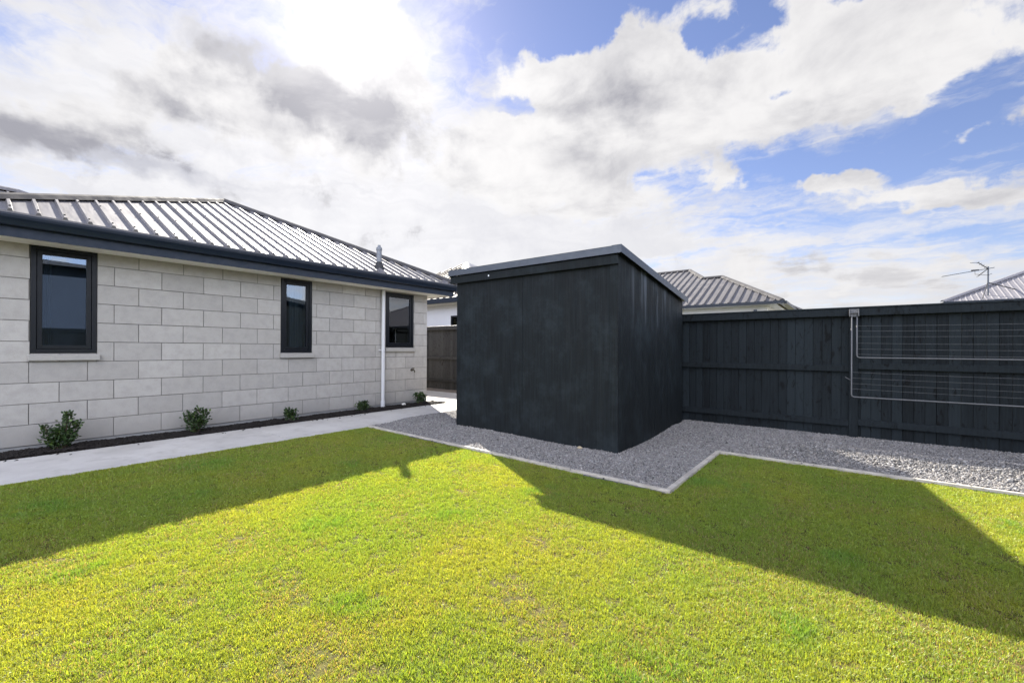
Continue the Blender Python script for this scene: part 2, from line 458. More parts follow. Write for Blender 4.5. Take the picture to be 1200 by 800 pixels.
MT = {}
for nm, fn in dict(
    block=f_block, mortar=f_mortar, foundation=f_foundation, concrete=f_concrete, roof=f_roof, ply=f_ply,
    paling=paling((0.0042, 0.0058, 0.0072), (0.0112, 0.0152, 0.0180), (0.0022, 0.0026, 0.003)),
    weathered=paling((0.020, 0.0195, 0.019), (0.040, 0.039, 0.038), (0.02, 0.018, 0.016)),
    gutter=f_gutter, glass=f_glass, blade=f_blade, soil=f_soil, field=f_field, gravelbed=f_gravelbed, stone=f_stone,
    bark=f_bark, leaf=f_leaf, timber=f_timber, tile=f_tile,
    soffit=plain((0.80, 0.77, 0.70), 0.7, var=0.05, scale=2),
    fascia=plain((0.0125, 0.0200, 0.0345), 0.5, spec=0.25),
    frame=plain((0.0045, 0.006, 0.0085), 0.42, var=0.15, spec=0.25),
    blind=plain((0.30, 0.33, 0.34), 0.9, var=0.04, scale=1),
    curtain=plain((0.17, 0.18, 0.19), 0.9, var=0.06, scale=2),
    white=plain((0.56, 0.56, 0.565), 0.45, var=0.05),
    render_white=plain((0.66, 0.66, 0.67), 0.85, var=0.05, scale=1.5),
    sill=plain((0.32, 0.305, 0.28), 0.85, var=0.15, scale=30),
    inner=plain((0.30, 0.31, 0.32), 0.9, var=0.06, scale=1.0),
    flash=plain((0.058, 0.068, 0.086), 0.42, metal=0.3, var=0.12),
    galv=plain((0.13, 0.132, 0.138), 0.6, metal=0.4, var=0.15, scale=30),
    line=plain((0.08, 0.083, 0.088), 0.5, var=0.1),
    flue=plain((0.17, 0.18, 0.20), 0.6, metal=0.2, var=0.15, scale=20),
    rubber=plain((0.02, 0.02, 0.022), 0.7),
    capmetal=plain((0.060, 0.058, 0.060), 0.8, metal=0.0, var=0.12, scale=1.5, spec=0.1),
    lightroof=plain((0.155, 0.15, 0.162), 0.6, metal=0.1, var=0.12, scale=1.5),
    midroof=plain((0.105, 0.10, 0.10), 0.5, metal=0.2, var=0.12, scale=1.5),
    darkroof=plain((0.03, 0.034, 0.04), 0.5, var=0.12),
    navy=plain((0.06, 0.09, 0.16), 0.6, var=0.12, scale=1),
    capping=plain((0.30, 0.295, 0.29), 0.5, var=0.1),
    brown=plain((0.10, 0.065, 0.045), 0.7),
    pale_stone=plain((0.62, 0.60, 0.55), 0.8, var=0.15, scale=40),
    tan_stone=plain((0.40, 0.33, 0.22), 0.85, var=0.2, scale=40),
    stem=plain((0.07, 0.05, 0.03), 0.85, var=0.3, scale=30),
    brass=plain((0.10, 0.085, 0.06), 0.45, metal=0.6),
    paint=plain((0.75, 0.77, 0.78), 0.6),
    earth=plain((0.17, 0.14, 0.115), 0.95, var=0.35, scale=14),
).items():
    MT[nm] = mat(nm, fn)

# ------------------------------------------------------------------ mesh builder
class MB:
    def __init__(s):
        s.v, s.f, s.mi, s.t = [], [], [], []
        s.cur, s.tint = 0, 0.5
    def add(s, vs, fs):
        b = len(s.v)
        s.v += [tuple(p) for p in vs]
        s.t += [s.tint] * len(vs)
        for f in fs:
            s.f.append(tuple(b + i for i in f))
            s.mi.append(s.cur)
        return s
    def box(s, x0, x1, y0, y1, z0, z1):
        return s.add([(x0, y0, z0), (x1, y0, z0), (x1, y1, z0), (x0, y1, z0), (x0, y0, z1), (x1, y0, z1), (x1, y1, z1), (x0, y1, z1)],
                     [(0, 3, 2, 1), (4, 5, 6, 7), (0, 1, 5, 4), (1, 2, 6, 5), (2, 3, 7, 6), (3, 0, 4, 7)])
    def prism(s, loop, off):
        """closed loop of points pushed by the vector off"""
        n = len(loop)
        a = [Vector(p) for p in loop]
        b = [p + Vector(off) for p in a]
        return s.add(a + b, [tuple(range(n))[::-1], tuple(range(n, 2 * n))] + [(i, (i + 1) % n, n + (i + 1) % n, n + i) for i in range(n)])
    def tube(s, path, r, seg=10, caps=True):
        path = [Vector(p) for p in path]
        rs = r if isinstance(r, (list, tuple)) else [r] * len(path)
        rings = []
        for i, p in enumerate(path):
            t = (path[min(i + 1, len(path) - 1)] - path[max(i - 1, 0)])
            t = t.normalized() if t.length > 1e-9 else Vector((0, 0, 1))
            ref = Vector((0, 0, 1)) if abs(t.z) < 0.9 else Vector((1, 0, 0))
            u = t.cross(ref).normalized()
            w = t.cross(u)
            rings.append([p + (u * math.cos(a) + w * math.sin(a)) * rs[i] for a in [2 * math.pi * k / seg for k in range(seg)]])
        vs = [q for ring in rings for q in ring]
        fs = []
        for i in range(len(path) - 1):
            for k in range(seg):
                k2 = (k + 1) % seg
                fs.append((i * seg + k, i * seg + k2, (i + 1) * seg + k2, (i + 1) * seg + k))
        if caps:
            fs += [tuple(range(seg))[::-1], tuple((len(path) - 1) * seg + k for k in range(seg))]
        return s.add(vs, fs)
    def build(s, name, mats, parent=None, smooth=False, bevel=0.0):
        me = bpy.data.meshes.new(name)
        me.from_pydata(s.v, [], s.f)
        for m in (mats if isinstance(mats, (list, tuple)) else [mats]):
            me.materials.append(MT[m])
        me.polygons.foreach_set('material_index', s.mi)
        a = me.attributes.new('tint', 'FLOAT', 'POINT')
        a.data.foreach_set('value', s.t)
        bm = bmesh.new()
        bm.from_mesh(me)
        bmesh.ops.recalc_face_normals(bm, faces=bm.faces)
        bm.to_mesh(me)
        bm.free()
        if smooth:
            me.polygons.foreach_set('use_smooth', [True] * len(me.polygons))
        o = bpy.data.objects.new(name, me)
        COL.objects.link(o)
        if parent:
            o.parent = parent
            o.matrix_parent_inverse = Matrix.Translation(-abs_loc(parent))
        if bevel:
            b = o.modifiers.new('bevel', 'BEVEL')
            b.width = bevel
            b.segments = 2
            b.limit_method = 'ANGLE'
        return o
AT = {}
def abs_loc(o):
    return Vector(AT.get(o.name, (0, 0, 0)))
def thing(name, label, cat, loc, group=None):
    o = bpy.data.objects.new(name, None)
    o.empty_display_size = 0.2
    COL.objects.link(o)
    o.location = loc
    AT[o.name] = tuple(loc)
    return tag(o, label, cat, group)
def tag(o, label, cat, group=None):
    o['label'] = label
    o['category'] = cat
    if group:
        o['group'] = group
    return o
def kind(o, k):
    o['kind'] = k
    return o
def fast_mesh(name, verts, tris, material, colname=None, cols=None, smooth=False):
    me = bpy.data.meshes.new(name)
    nv, nt = len(verts), len(tris)
    me.vertices.add(nv)
    me.vertices.foreach_set('co', np.ascontiguousarray(verts, dtype=np.float32).ravel())
    me.loops.add(nt * 3)
    me.loops.foreach_set('vertex_index', np.ascontiguousarray(tris, dtype=np.int32).ravel())
    me.polygons.add(nt)
    me.polygons.foreach_set('loop_start', np.arange(0, nt * 3, 3, dtype=np.int32))
    me.update(calc_edges=True)
    if colname:
        a = me.attributes.new(colname, 'FLOAT_COLOR', 'POINT')
        c4 = np.ones((nv, 4), np.float32)
        c4[:, :3] = cols
        a.data.foreach_set('color', c4.ravel())
    me.materials.append(MT[material])
    if smooth:
        me.polygons.foreach_set('use_smooth', np.ones(nt, dtype=bool))
    o = bpy.data.objects.new(name, me)
    COL.objects.link(o)
    return o
def vnoise(x, y, seed=0):
    """smooth value noise, numpy"""
    xi, yi = np.floor(x).astype(int), np.floor(y).astype(int)
    xf, yf = x - xi, y - yi
    def h(a, b):
        n = (a * 374761393 + b * 668265263 + seed * 982451653) & 0x7fffffff
        n = ((n ^ (n >> 13)) * 1274126177) & 0x7fffffff
        return ((n ^ (n >> 16)) & 0xffff) / 65535.0
    u, v = xf * xf * (3 - 2 * xf), yf * yf * (3 - 2 * yf)
    return (h(xi, yi) * (1 - u) + h(xi + 1, yi) * u) * (1 - v) + (h(xi, yi + 1) * (1 - u) + h(xi + 1, yi + 1) * u) * v
def fbm(x, y, seed=0, o=4):
    s, a, t = 0, 0.5, 0
    for k in range(o):
        s = s + a * vnoise(x * 2 ** k, y * 2 ** k, seed + k)
        t += a
        a *= 0.55
    return s / t
def rib_face(m, poly, spacing, h=0.034, wb=0.05, wt=0.024, phase=0.0, lift=0.0):
    """raised roll-formed ribs running up the slope of a roof face"""
    P = [Vector(p) for p in poly]
    n = Vector((0, 0, 0))
    for i in range(len(P)):
        a, b = P[i], P[(i + 1) % len(P)]
        n += a.cross(b)
    n.normalize()
    if n.z < 0:
        n = -n
    t = (Vector((0, 0, 1)) - n * n.z).normalized()
    s = t.cross(n).normalized()
    o = P[0]
    q = [((p - o).dot(s), (p - o).dot(t)) for p in P]
    s0, s1 = min(a for a, b in q), max(a for a, b in q)
    k = math.ceil((s0 - phase) / spacing)
    while phase + k * spacing < s1:
        sv = phase + k * spacing
        k += 1
        hits = []
        for i in range(len(q)):
            (a0, b0), (a1, b1) = q[i], q[(i + 1) % len(q)]
            if (a0 - sv) * (a1 - sv) < 0:
                hits.append(b0 + (b1 - b0) * (sv - a0) / (a1 - a0))
        hits.sort()
        for j in range(0, len(hits) - 1, 2):
            t0, t1 = hits[j], hits[j + 1]
            if t1 - t0 < 0.08:
                continue
            base = o + s * sv + t * t0 + n * lift
            loop = [base - s * wb / 2, base + s * wb / 2, base + s * wt / 2 + n * h, base - s * wt / 2 + n * h]
            m.prism(loop, t * (t1 - t0))
    return s, t, n
def hip_cap(m, a, b, r=0.07, lift=0.035):
    """folded ridge or hip capping along a-b"""
    a, b = Vector(a), Vector(b)
    d = (b - a).normalized()
    side = d.cross(Vector((0, 0, 1))).normalized()
    up = side.cross(d)
    if up.z < 0:
        up = -up
    sec = [(-1.9, -0.75), (-1.0, 0.25), (-0.35, 0.62), (0.35, 0.62), (1.0, 0.25), (1.9, -0.75), (1.0, -0.3), (-1.0, -0.3)]
    loop = [a + side * (x * r) + up * (z * r + lift) for x, z in sec]
    m.prism(loop, b - a)

# ================================================================== GROUND
kind(MB().box(-300, 300, -300, 300, -0.6, -0.05).build('ground', 'field'), 'structure')
kind(MB().box(-5.945, 4.45, -9.0, 3.99, -0.3, 0.0).box(-1.22, 4.45, 3.99, 5.60, -0.3, 0.0).build('lawn', 'soil'), 'structure')
# rough ground at the foot of the far fence and beyond it
kind(MB().box(-17, -5.0, 8.45, 9.6, -0.3, 0.02).build('garden_bed', 'earth'), 'structure')

# concrete path in cast slabs with open joints
pm = MB()
def slab(x0, x1, y0, y1):
    pm.box(x0, x1, y0, y1, -0.12, 0.012)
ys = [-9.0, -6.0, -3.1, -0.2, 2.75, 5.9]
for a, b in zip(ys[:-1], ys[1:]):
    slab(-7.2, -5.955, a + 0.007, b - 0.007)
slab(-7.2, -5.955, 5.904, 8.45)
slab(-10.2, -7.208, 6.75, 8.45)
slab(-13.4, -10.208, 6.75, 8.45)
slab(-16.6, -13.408, 6.75, 8.45)
kind(pm.build('concrete_path', 'concrete', bevel=0.006), 'structure')

# mulch bed: a slightly mounded strip between the path and the wall
def mulch_z(x, y):
    return 0.0 + 0.035 * fbm(x * 4.0, y * 4.0, 3) + 0.02 * fbm(x * 14, y * 14, 5)
nx, ny = 14, 420
gx = np.linspace(-7.66, -7.205, nx)
gy = np.linspace(-3.0, 6.75, ny)
GX, GY = np.meshgrid(gx, gy)
GZ = mulch_z(GX, GY)
GZ[:, -1] = 0.006
idx = np.arange(nx * ny).reshape(ny, nx)
t1 = np.stack([idx[:-1, :-1], idx[:-1, 1:], idx[1:, 1:]], -1).reshape(-1, 3)
t2 = np.stack([idx[:-1, :-1], idx[1:, 1:], idx[1:, :-1]], -1).reshape(-1, 3)
kind(fast_mesh('mulch_bed', np.stack([GX, GY, GZ], -1).reshape(-1, 3), np.vstack([t1, t2]), 'bark', smooth=True), 'structure')
# loose bark chips
def chips(n):
    x = RNG.uniform(-7.64, -7.19, n)
    y = RNG.uniform(-0.6, 6.78, n)
    k = RNG.random(n) < 0.003
    x[k] = -7.2 + 0.22 * RNG.random(k.sum()) ** 2
    z = np.where(x > -7.2, 0.015, mulch_z(x, y) + 0.004)
    L = RNG.uniform(0.012, 0.045, n)
    W = L * RNG.uniform(0.25, 0.55, n)
    H = RNG.uniform(0.004, 0.010, n)
    base = np.array([[-1, -1, -1], [1, -1, -1], [1, 1, -1], [-1, 1, -1], [-.8, -.8, 1], [.8, -.8, 1], [.8, .8, 1], [-.8, .8, 1]], float) * 0.5
    tri = np.array([[4, 5, 6], [4, 6, 7], [0, 1, 5], [0, 5, 4], [1, 2, 6], [1, 6, 5], [2, 3, 7], [2, 7, 6], [3, 0, 4], [3, 4, 7]])
    v = base[None] * np.stack([L, W, H], -1)[:, None, :]
    tl = RNG.normal(0, 0.45, n)
    c, s = np.cos(tl)[:, None], np.sin(tl)[:, None]
    v = np.stack([v[..., 0] * c - v[..., 2] * s, v[..., 1], v[..., 0] * s + v[..., 2] * c], -1)
    a = RNG.uniform(0, 6.283, n)
    c, s = np.cos(a)[:, None], np.sin(a)[:, None]
    v = np.stack([v[..., 0] * c - v[..., 1] * s, v[..., 0] * s + v[..., 1] * c, v[..., 2]], -1)
    v += np.stack([x, y, z], -1)[:, None, :]
    T = tri[None] + (np.arange(n) * 8)[:, None, None]
    return v.reshape(-1, 3), T.reshape(-1, 3)
cv, ct = chips(15000)
o = fast_mesh('bark_mulch', cv, ct, 'bark')
kind(o, 'stuff')
tag(o, 'dark bark mulch chips strewn along the foot of the block wall', 'mulch')

# gravel: a rough bed with loose stones on it, banked up against the fence
def sstep(a, b, x):
    t = np.clip((x - a) / (b - a), 0, 1)
    return t * t * (3 - 2 * t)
def gravel_z(x, y):
    z = 0.012 + 0.018 * fbm(x * 1.7, y * 1.7, 21) + 0.070 * sstep(5.7, 7.25, y) + 0.125 * np.exp(-((y - 6.12) / 0.30) ** 2) * sstep(-1.3, -0.3, x) * (0.8 + 0.4 * fbm(x * 1.3, y * 1.3, 9))
    # heaped against the front of the shed
    z = z + 0.035 * sstep(4.25, 4.75, y) * sstep(-2.6, -4.2, x) * (x < -2.0)
    return z
GPOLY = [(-5.95, 3.95), (-1.25, 3.78), (-1.25, 5.63), (4.45, 5.61), (4.45, 7.36), (-5.95, 7.36)]
def in_gravel(x, y, m=0.0):
    ok = (x > -5.95 + m) & (y < 7.36)
    left = (x <= -1.25 - m) & (y > 3.95 + (x + 5.95) * (-0.17 / 4.7) + m)
    right = (x > -1.25 - m) & (y > 5.63 + m)
    shed = (x > -4.78) & (x < -2.14) & (y > 4.77)
    return ok & (left | right) & ~shed
gb = MB()
gxs = np.linspace(-5.95, 4.45, 105)
gys = np.linspace(3.76, 7.36, 37)
GX, GY = np.meshgrid(gxs, gys)
GZ = gravel_z(GX, GY) - 0.008
idx = np.arange(GX.size).reshape(GX.shape)
cx = (GX[:-1, :-1] + GX[1:, 1:]) / 2
cy = (GY[:-1, :-1] + GY[1:, 1:]) / 2
ok = (cy > 3.95 + (cx + 5.95) * (-0.17 / 4.7)) & ((cx < -1.25) | (cy > 5.63))
t1 = np.stack([idx[:-1, :-1], idx[:-1, 1:], idx[1:, 1:]], -1)[ok]
t2 = np.stack([idx[:-1, :-1], idx[1:, 1:], idx[1:, :-1]], -1)[ok]
kind(fast_mesh('gravel_bed', np.stack([GX, GY, GZ], -1).reshape(-1, 3), np.vstack([t1, t2]), 'gravelbed', smooth=True), 'structure')
def stones(n):
    x = RNG.uniform(-5.95, 4.42, n)
    y = RNG.uniform(3.78, 7.36, n)
    k = in_gravel(x, y, 0.012) & ~((x > -4.85) & (x < -1.9) & (y > 6.9) & (x < -2.1))
    k |= in_gravel(x, y, -0.05) & (RNG.random(n) < 0.02)
    x, y = x[k], y[k]
    n = len(x)
    iv = np.array([(1, 0, 0), (0, 1, 0), (-1, 0, 0), (0, -1, 0), (0.15, 0.1, 1), (-0.1, 0.15, -1)]) * 1.12
    it = np.array([(0, 1, 4), (1, 2, 4), (2, 3, 4), (3, 0, 4), (1, 0, 5), (2, 1, 5), (3, 2, 5), (0, 3, 5)])
    sz = np.exp(RNG.normal(np.log(0.0072), 0.32, n))
    v = iv[None] * RNG.uniform(0.72, 1.2, (n, 6, 3))
    v = v * (sz[:, None] * np.stack([RNG.uniform(0.9, 1.5, n), RNG.uniform(0.7, 1.0, n), RNG.uniform(0.5, 0.85, n)], -1))[:, None, :]
    tl = RNG.normal(0, 0.5, n)
    c, s = np.cos(tl)[:, None], np.sin(tl)[:, None]
    v = np.stack([v[..., 0] * c - v[..., 2] * s, v[..., 1], v[..., 0] * s + v[..., 2] * c], -1)
    a = RNG.uniform(0, 6.283, n)
    c, s = np.cos(a)[:, None], np.sin(a)[:, None]
    v = np.stack([v[..., 0] * c - v[..., 1] * s, v[..., 0] * s + v[..., 1] * c, v[..., 2]], -1)
    v += np.stack([x, y, gravel_z(x, y) + RNG.uniform(-0.004, 0.008, n)], -1)[:, None, :]
    g = np.clip(RNG.normal(0.225, 0.078, n), 0.06, 0.5)
    w = RNG.normal(0, 0.05, n)
    col = np.stack([g * (1.05 + w * 0.5), g, g * (0.95 - w * 0.5)], -1)
    col = np.repeat(col, 6, 0)
    T = it[None] + (np.arange(n) * 6)[:, None, None]
    return v.reshape(-1, 3), T.reshape(-1, 3), col
sv, st, scol = stones(575000)
o = fast_mesh('gravel', sv, st, 'stone', 'stone_colour', scol)
kind(o, 'stuff')
tag(o, 'grey crushed stone gravel spread around the dark shed and along the fence', 'gravel')

# timber edging between the lawn and the gravel
def edging(label, pts, w):
    a, b = Vector(pts[0] + (0,)), Vector(pts[1] + (0,))
    d = (b - a).normalized()
    sd_ = Vector((-d.y, d.x, 0)) * w / 2
    m = MB()
    m.prism([a - sd_ + Vector((0, 0, -0.1)), a + sd_ + Vector((0, 0, -0.1)), a + sd_ + Vector((0, 0, 0.034)), a - sd_ + Vector((0, 0, 0.034))], b - a)
    o = m.build('timber_edging', 'timber', bevel=0.004)
    tag(o, label, 'edging', 'timber edging boards between lawn and gravel')
edging('pale timber edging board running in front of the shed, from path to gravel corner', ((-5.93, 3.96), (-1.21, 3.79)), 0.042)
edging('short pale timber edging board turning back from the lawn corner beside the gravel', ((-1.232, 3.815), (-1.232, 5.60)), 0.048)
edging('long pale timber edging board along the lawn below the wire clothesline', ((-1.25, 5.625), (4.45, 5.605)), 0.040)

# grass: every blade a bent, tapering strip
TUFTS = [(-3.38, 0.41, .22), (-2.1, 3.12, .26), (-0.03, 3.27, .13), (-0.76, 4.4, .2), (-5.36, 1.59, .35), (-2.91, 1.58, .22), (-1.1, 4.29, .2), (-0.2, 2.3, .18),
         (-4.2, 2.6, .2), (0.5, 2.2, .2), (-1.9, 1.2, .2), (1.0, 4.6, .25), (-4.9, 0.4, .3), (-2.4, 2.3, .2), (-3.0, 2.0, .12), (-0.6, 1.6, .22), (0.9, 3.2, .12), (-4.4, 1.2, .18)]
BARE = [(-3.59, 0.36, .16), (-1.33, 1.71, .2), (-1.06, 1.62, .16), (-2.2, 1.0, .15), (-1.7, 0.9, .2), (-2.6, 2.7, .13), (-0.2, 1.1, .25), (1.25, 4.55, .18), (-1.6, 2.3, .15), (-3.1, 1.1, .12), (0.6, 2.6, .14)]
def grass():
    n = 8400000
    x = RNG.uniform(-5.955, 4.43, n)
    y = RNG.uniform(-2.6, 5.61, n)
    ok = ((x < -1.21) & (y < 3.945 + (x + 5.95) * (-0.17 / 4.7))) | ((x >= -1.21) & (y < 5.60))
    f_ = x * fwd.x + y * fwd.y
    r_ = x * rgt.x + y * rgt.y
    ok &= (f_ > 0.85) & (np.abs(r_) < 1.35 * f_ + 2.1)
    out = np.abs(r_) > 1.32 * f_ + 0.25          # grass beside the photographed part: thinner, wider blades
    dens = np.clip(1.0 - (f_ - 2.0) / 5.0, 0.32, 1.0) * np.where(out, 0.42, 1.0)
    clump = 0.55 * fbm(x * 13, y * 13, 41, 3) + 0.45 * vnoise(x * 30, y * 30, 71)
    patch = fbm(x * 1.6, y * 1.6, 43, 4)
    tuft = np.zeros(n)
    for (a, b, s) in TUFTS:
        tuft += np.exp(-((x - a) ** 2 + (y - b) ** 2) / (s * s) * 1.6)
    tuft *= sstep(0.30, 0.62, fbm(x * 11, y * 11, 91, 3)) * 1.25
    bare = np.zeros(n)
    for (a, b, s) in BARE:
        bare += np.exp(-((x - a) ** 2 + (y - b) ** 2) / (s * s) * 1.6)
    keep = np.clip(sstep(0.26, 0.56, clump) * 0.75 + 0.30 - bare * 0.32 + tuft * 0.4, 0.05, 1) * dens
    ok &= RNG.random(n) < keep
    x, y, f_, clump, patch, tuft, bare, out = [q[ok] for q in (x, y, f_, clump, patch, tuft, bare, out)]
    n = len(x)
    far = np.clip(f_ / 2.4, 1.0, 2.6) * np.where(out, 1.6, 1.0)
    hgt = RNG.uniform(0.011, 0.024, n) * (0.65 + 0.7 * clump) * (1 + 0.55 * np.clip(tuft, 0, 1)) * (1 - 0.3 * np.clip(bare, 0, 1))
    wid = RNG.uniform(0.0019, 0.0036, n) * far
    ang = RNG.uniform(0, 6.283, n)
    lean = np.abs(RNG.normal(0.7, 0.5, n)) + 0.1
    la = RNG.uniform(0, 6.283, n)
    dx, dy = np.cos(ang) * wid / 2, np.sin(ang) * wid / 2
    lx, ly = np.cos(la) * np.sin(lean) * hgt, np.sin(la) * np.sin(lean) * hgt
    hz = np.cos(np.clip(lean, 0, 1.35)) * hgt
    z0 = np.full(n, -0.002)
    V = np.empty((n, 5, 3))
    V[:, 0] = np.stack([x - dx, y - dy, z0], -1)
    V[:, 1] = np.stack([x + dx, y + dy, z0], -1)
    V[:, 2] = np.stack([x + dx * .85 + lx * .38, y + dy * .85 + ly * .38, z0 + hz * .62], -1)
    V[:, 3] = np.stack([x - dx * .85 + lx * .38, y - dy * .85 + ly * .38, z0 + hz * .62], -1)
    V[:, 4] = np.stack([x + lx, y + ly, z0 + hz], -1)
    T = np.array([(0, 1, 2), (0, 2, 3), (3, 2, 4)])[None] + (np.arange(n) * 5)[:, None, None]
    # colour of the leaf itself: lime, fresh green, straw
    lime = np.array([0.334, 0.380, 0.042])
    green = np.array([0.155, 0.320, 0.036])
    straw = np.array([0.42, 0.335, 0.13])
    u = np.clip(patch * 2.2 - 0.74 + RNG.normal(0, 0.26, n), 0, 1)[:, None]
    c = lime * u + (lime * 0.45 + green * 0.55) * (1 - u)
    tf = np.clip(tuft, 0, 1)[:, None]
    c = c * (1 - tf * 0.7) + green * tf * 0.7
    dry = (RNG.random(n) < 0.035 + 0.17 * sstep(0.45, 0.7, fbm(x * 3, y * 3, 47, 3)) + 0.22 * np.clip(bare, 0, 1))[:, None]
    c = np.where(dry, straw * RNG.uniform(0.5, 1.1, (n, 1)), c)
    c = c * RNG.uniform(0.62, 1.3, (n, 1))
    return V.reshape(-1, 3), T.reshape(-1, 3), np.repeat(c, 5, 0)
gv, gt, gc = grass()
print('grass blades', len(gv) // 5)
o = fast_mesh('grass', gv, gt, 'blade', 'blade_colour', gc)
kind(o, 'stuff')
tag(o, 'short yellow green lawn grass with darker tufts and straw coloured gaps', 'grass')

# ================================================================== HOUSE
WX, WY0, WY1 = -7.65, 0.2, 6.615
SOF = 2.46
house = thing('house', 'pale concrete block house with ribbed metal hip roof and three narrow black windows', 'house', (-9.5, 3.4, 0))
WINS = [(0.508, 1.085, 1.163, 2.452), (3.372, 3.912, 1.158, 2.438), (5.487, 6.222, 1.262, 2.425)]
def cut(rects, w):
    out = []
    for (a, b, c, d) in rects:
        wy0, wy1, wz0, wz1 = w
        if b <= wy0 or a >= wy1 or d <= wz0 or c >= wz1:
            out.append((a, b, c, d))
            continue
        if a < wy0: out.append((a, wy0, c, d))
        if b > wy1: out.append((wy1, b, c, d))
        a2, b2 = max(a, wy0), min(b, wy1)
        if c < wz0: out.append((a2, b2, c, wz0))
        if d > wz1: out.append((a2, b2, wz1, d))
    return out
def block_course(m, put, lo, hi, wins, zbase=0.07, course=0.2468, length=0.5, phase=0.75, top=SOF):
    row = 0
    while zbase + row * course < top - 0.01:
        z0 = zbase + row * course
        z1 = min(z0 + course, top + 0.02)
        ph = phase + (0 if row % 2 == 0 else -length / 2)
        k = math.floor((lo - ph) / length)
        while ph + k * length < hi:
            a, b = max(ph + k * length, lo), min(ph + (k + 1) * length, hi)
            k += 1
            if b - a < 0.03:
                continue
            rects = [(a, b, z0, z1)]
            for w in wins:
                rects = cut(rects, w)
            tint = random.random()
            for (p, q, r, s_) in rects:
                if q - p < 0.012 or s_ - r < 0.012:
                    continue
                m.tint = tint
                put(m, p, q, r, s_)
        row += 1
G, CH = 0.0030, 0.0035
def put_front(m, a, b, c, d):
    jo = random.uniform(-0.0012, 0.0012)
    x = WX + jo
    xb = WX - 0.07
    g = G * random.uniform(0.8, 1.25)
    a2, b2, c2, d2 = a + g, b - g, c + g, d - g
    o_ = [(xb, a2, c2), (xb, b2, c2), (xb, b2, d2), (xb, a2, d2)]
    e_ = [(x - CH, a2, c2), (x - CH, b2, c2), (x - CH, b2, d2), (x - CH, a2, d2)]
    i_ = [(x, a2 + CH, c2 + CH), (x, b2 - CH, c2 + CH), (x, b2 - CH, d2 - CH), (x, a2 + CH, d2 - CH)]
    m.add(o_ + e_ + i_, [(0, 1, 5, 4), (1, 2, 6, 5), (2, 3, 7, 6), (3, 0, 4, 7), (4, 5, 9, 8), (5, 6, 10, 9), (6, 7, 11, 10), (7, 4, 8, 11), (8, 9, 10, 11)])
m = MB()
block_course(m, put_front, WY0, WY1, WINS)
m.tint = 0.5
m.cur = 1
rects = [(WY0 + 0.004, WY1 - 0.004, 0.07, SOF + 0.02)]
for w in WINS:
    rects = cut(rects, w)
for (a, b, c, d) in rects:
    m.box(WX - 0.09, WX - 0.010, a, b, c, d)
m.build('block_wall', ['block', 'mortar'], house)
# end walls, one at the far corner, one near the camera
for yf, sgn in ((WY1, 1), (WY0, -1)):
    def put_end(m, a, b, c, d):
        y0, y1 = (yf - 0.06, yf) if sgn > 0 else (yf, yf + 0.06)
        m.box(a + G, b - G, y0, y1, c + G, d - G)
    m = MB()
    block_course(m, put_end, -14.0, WX - 0.094, [], phase=WX)
    m.tint = 0.5
    m.cur = 1
    y0, y1 = (yf - 0.10, yf - 0.010) if sgn > 0 else (yf + 0.010, yf + 0.10)
    m.box(-14.0, WX - 0.10, y0, y1, 0.07, SOF)
    m.build('end_wall', ['block', 'mortar'], house)
MB().box(-14.0, WX - 0.012, WY0 + 0.008, WY1 - 0.008, -0.2, 0.066).build('foundation', 'foundation', house)
# room seen through the glass
m = MB()
m.box(-10.2, -10.1, WY0 + 0.11, WY1 - 0.11, 0.07, SOF)
m.box(-10.09, WX - 0.12, 2.2, 2.3, 0.07, SOF)
m.box(-10.09, WX - 0.12, 4.75, 4.85, 0.07, SOF)
m.box(-10.09, WX - 0.12, WY0 + 0.12, WY1 - 0.12, SOF - 0.012, SOF + 0.01)
m.box(-10.09, WX - 0.12, WY0 + 0.12, WY1 - 0.12, 0.068, 0.10)
m.build('inner_wall', 'inner', house)

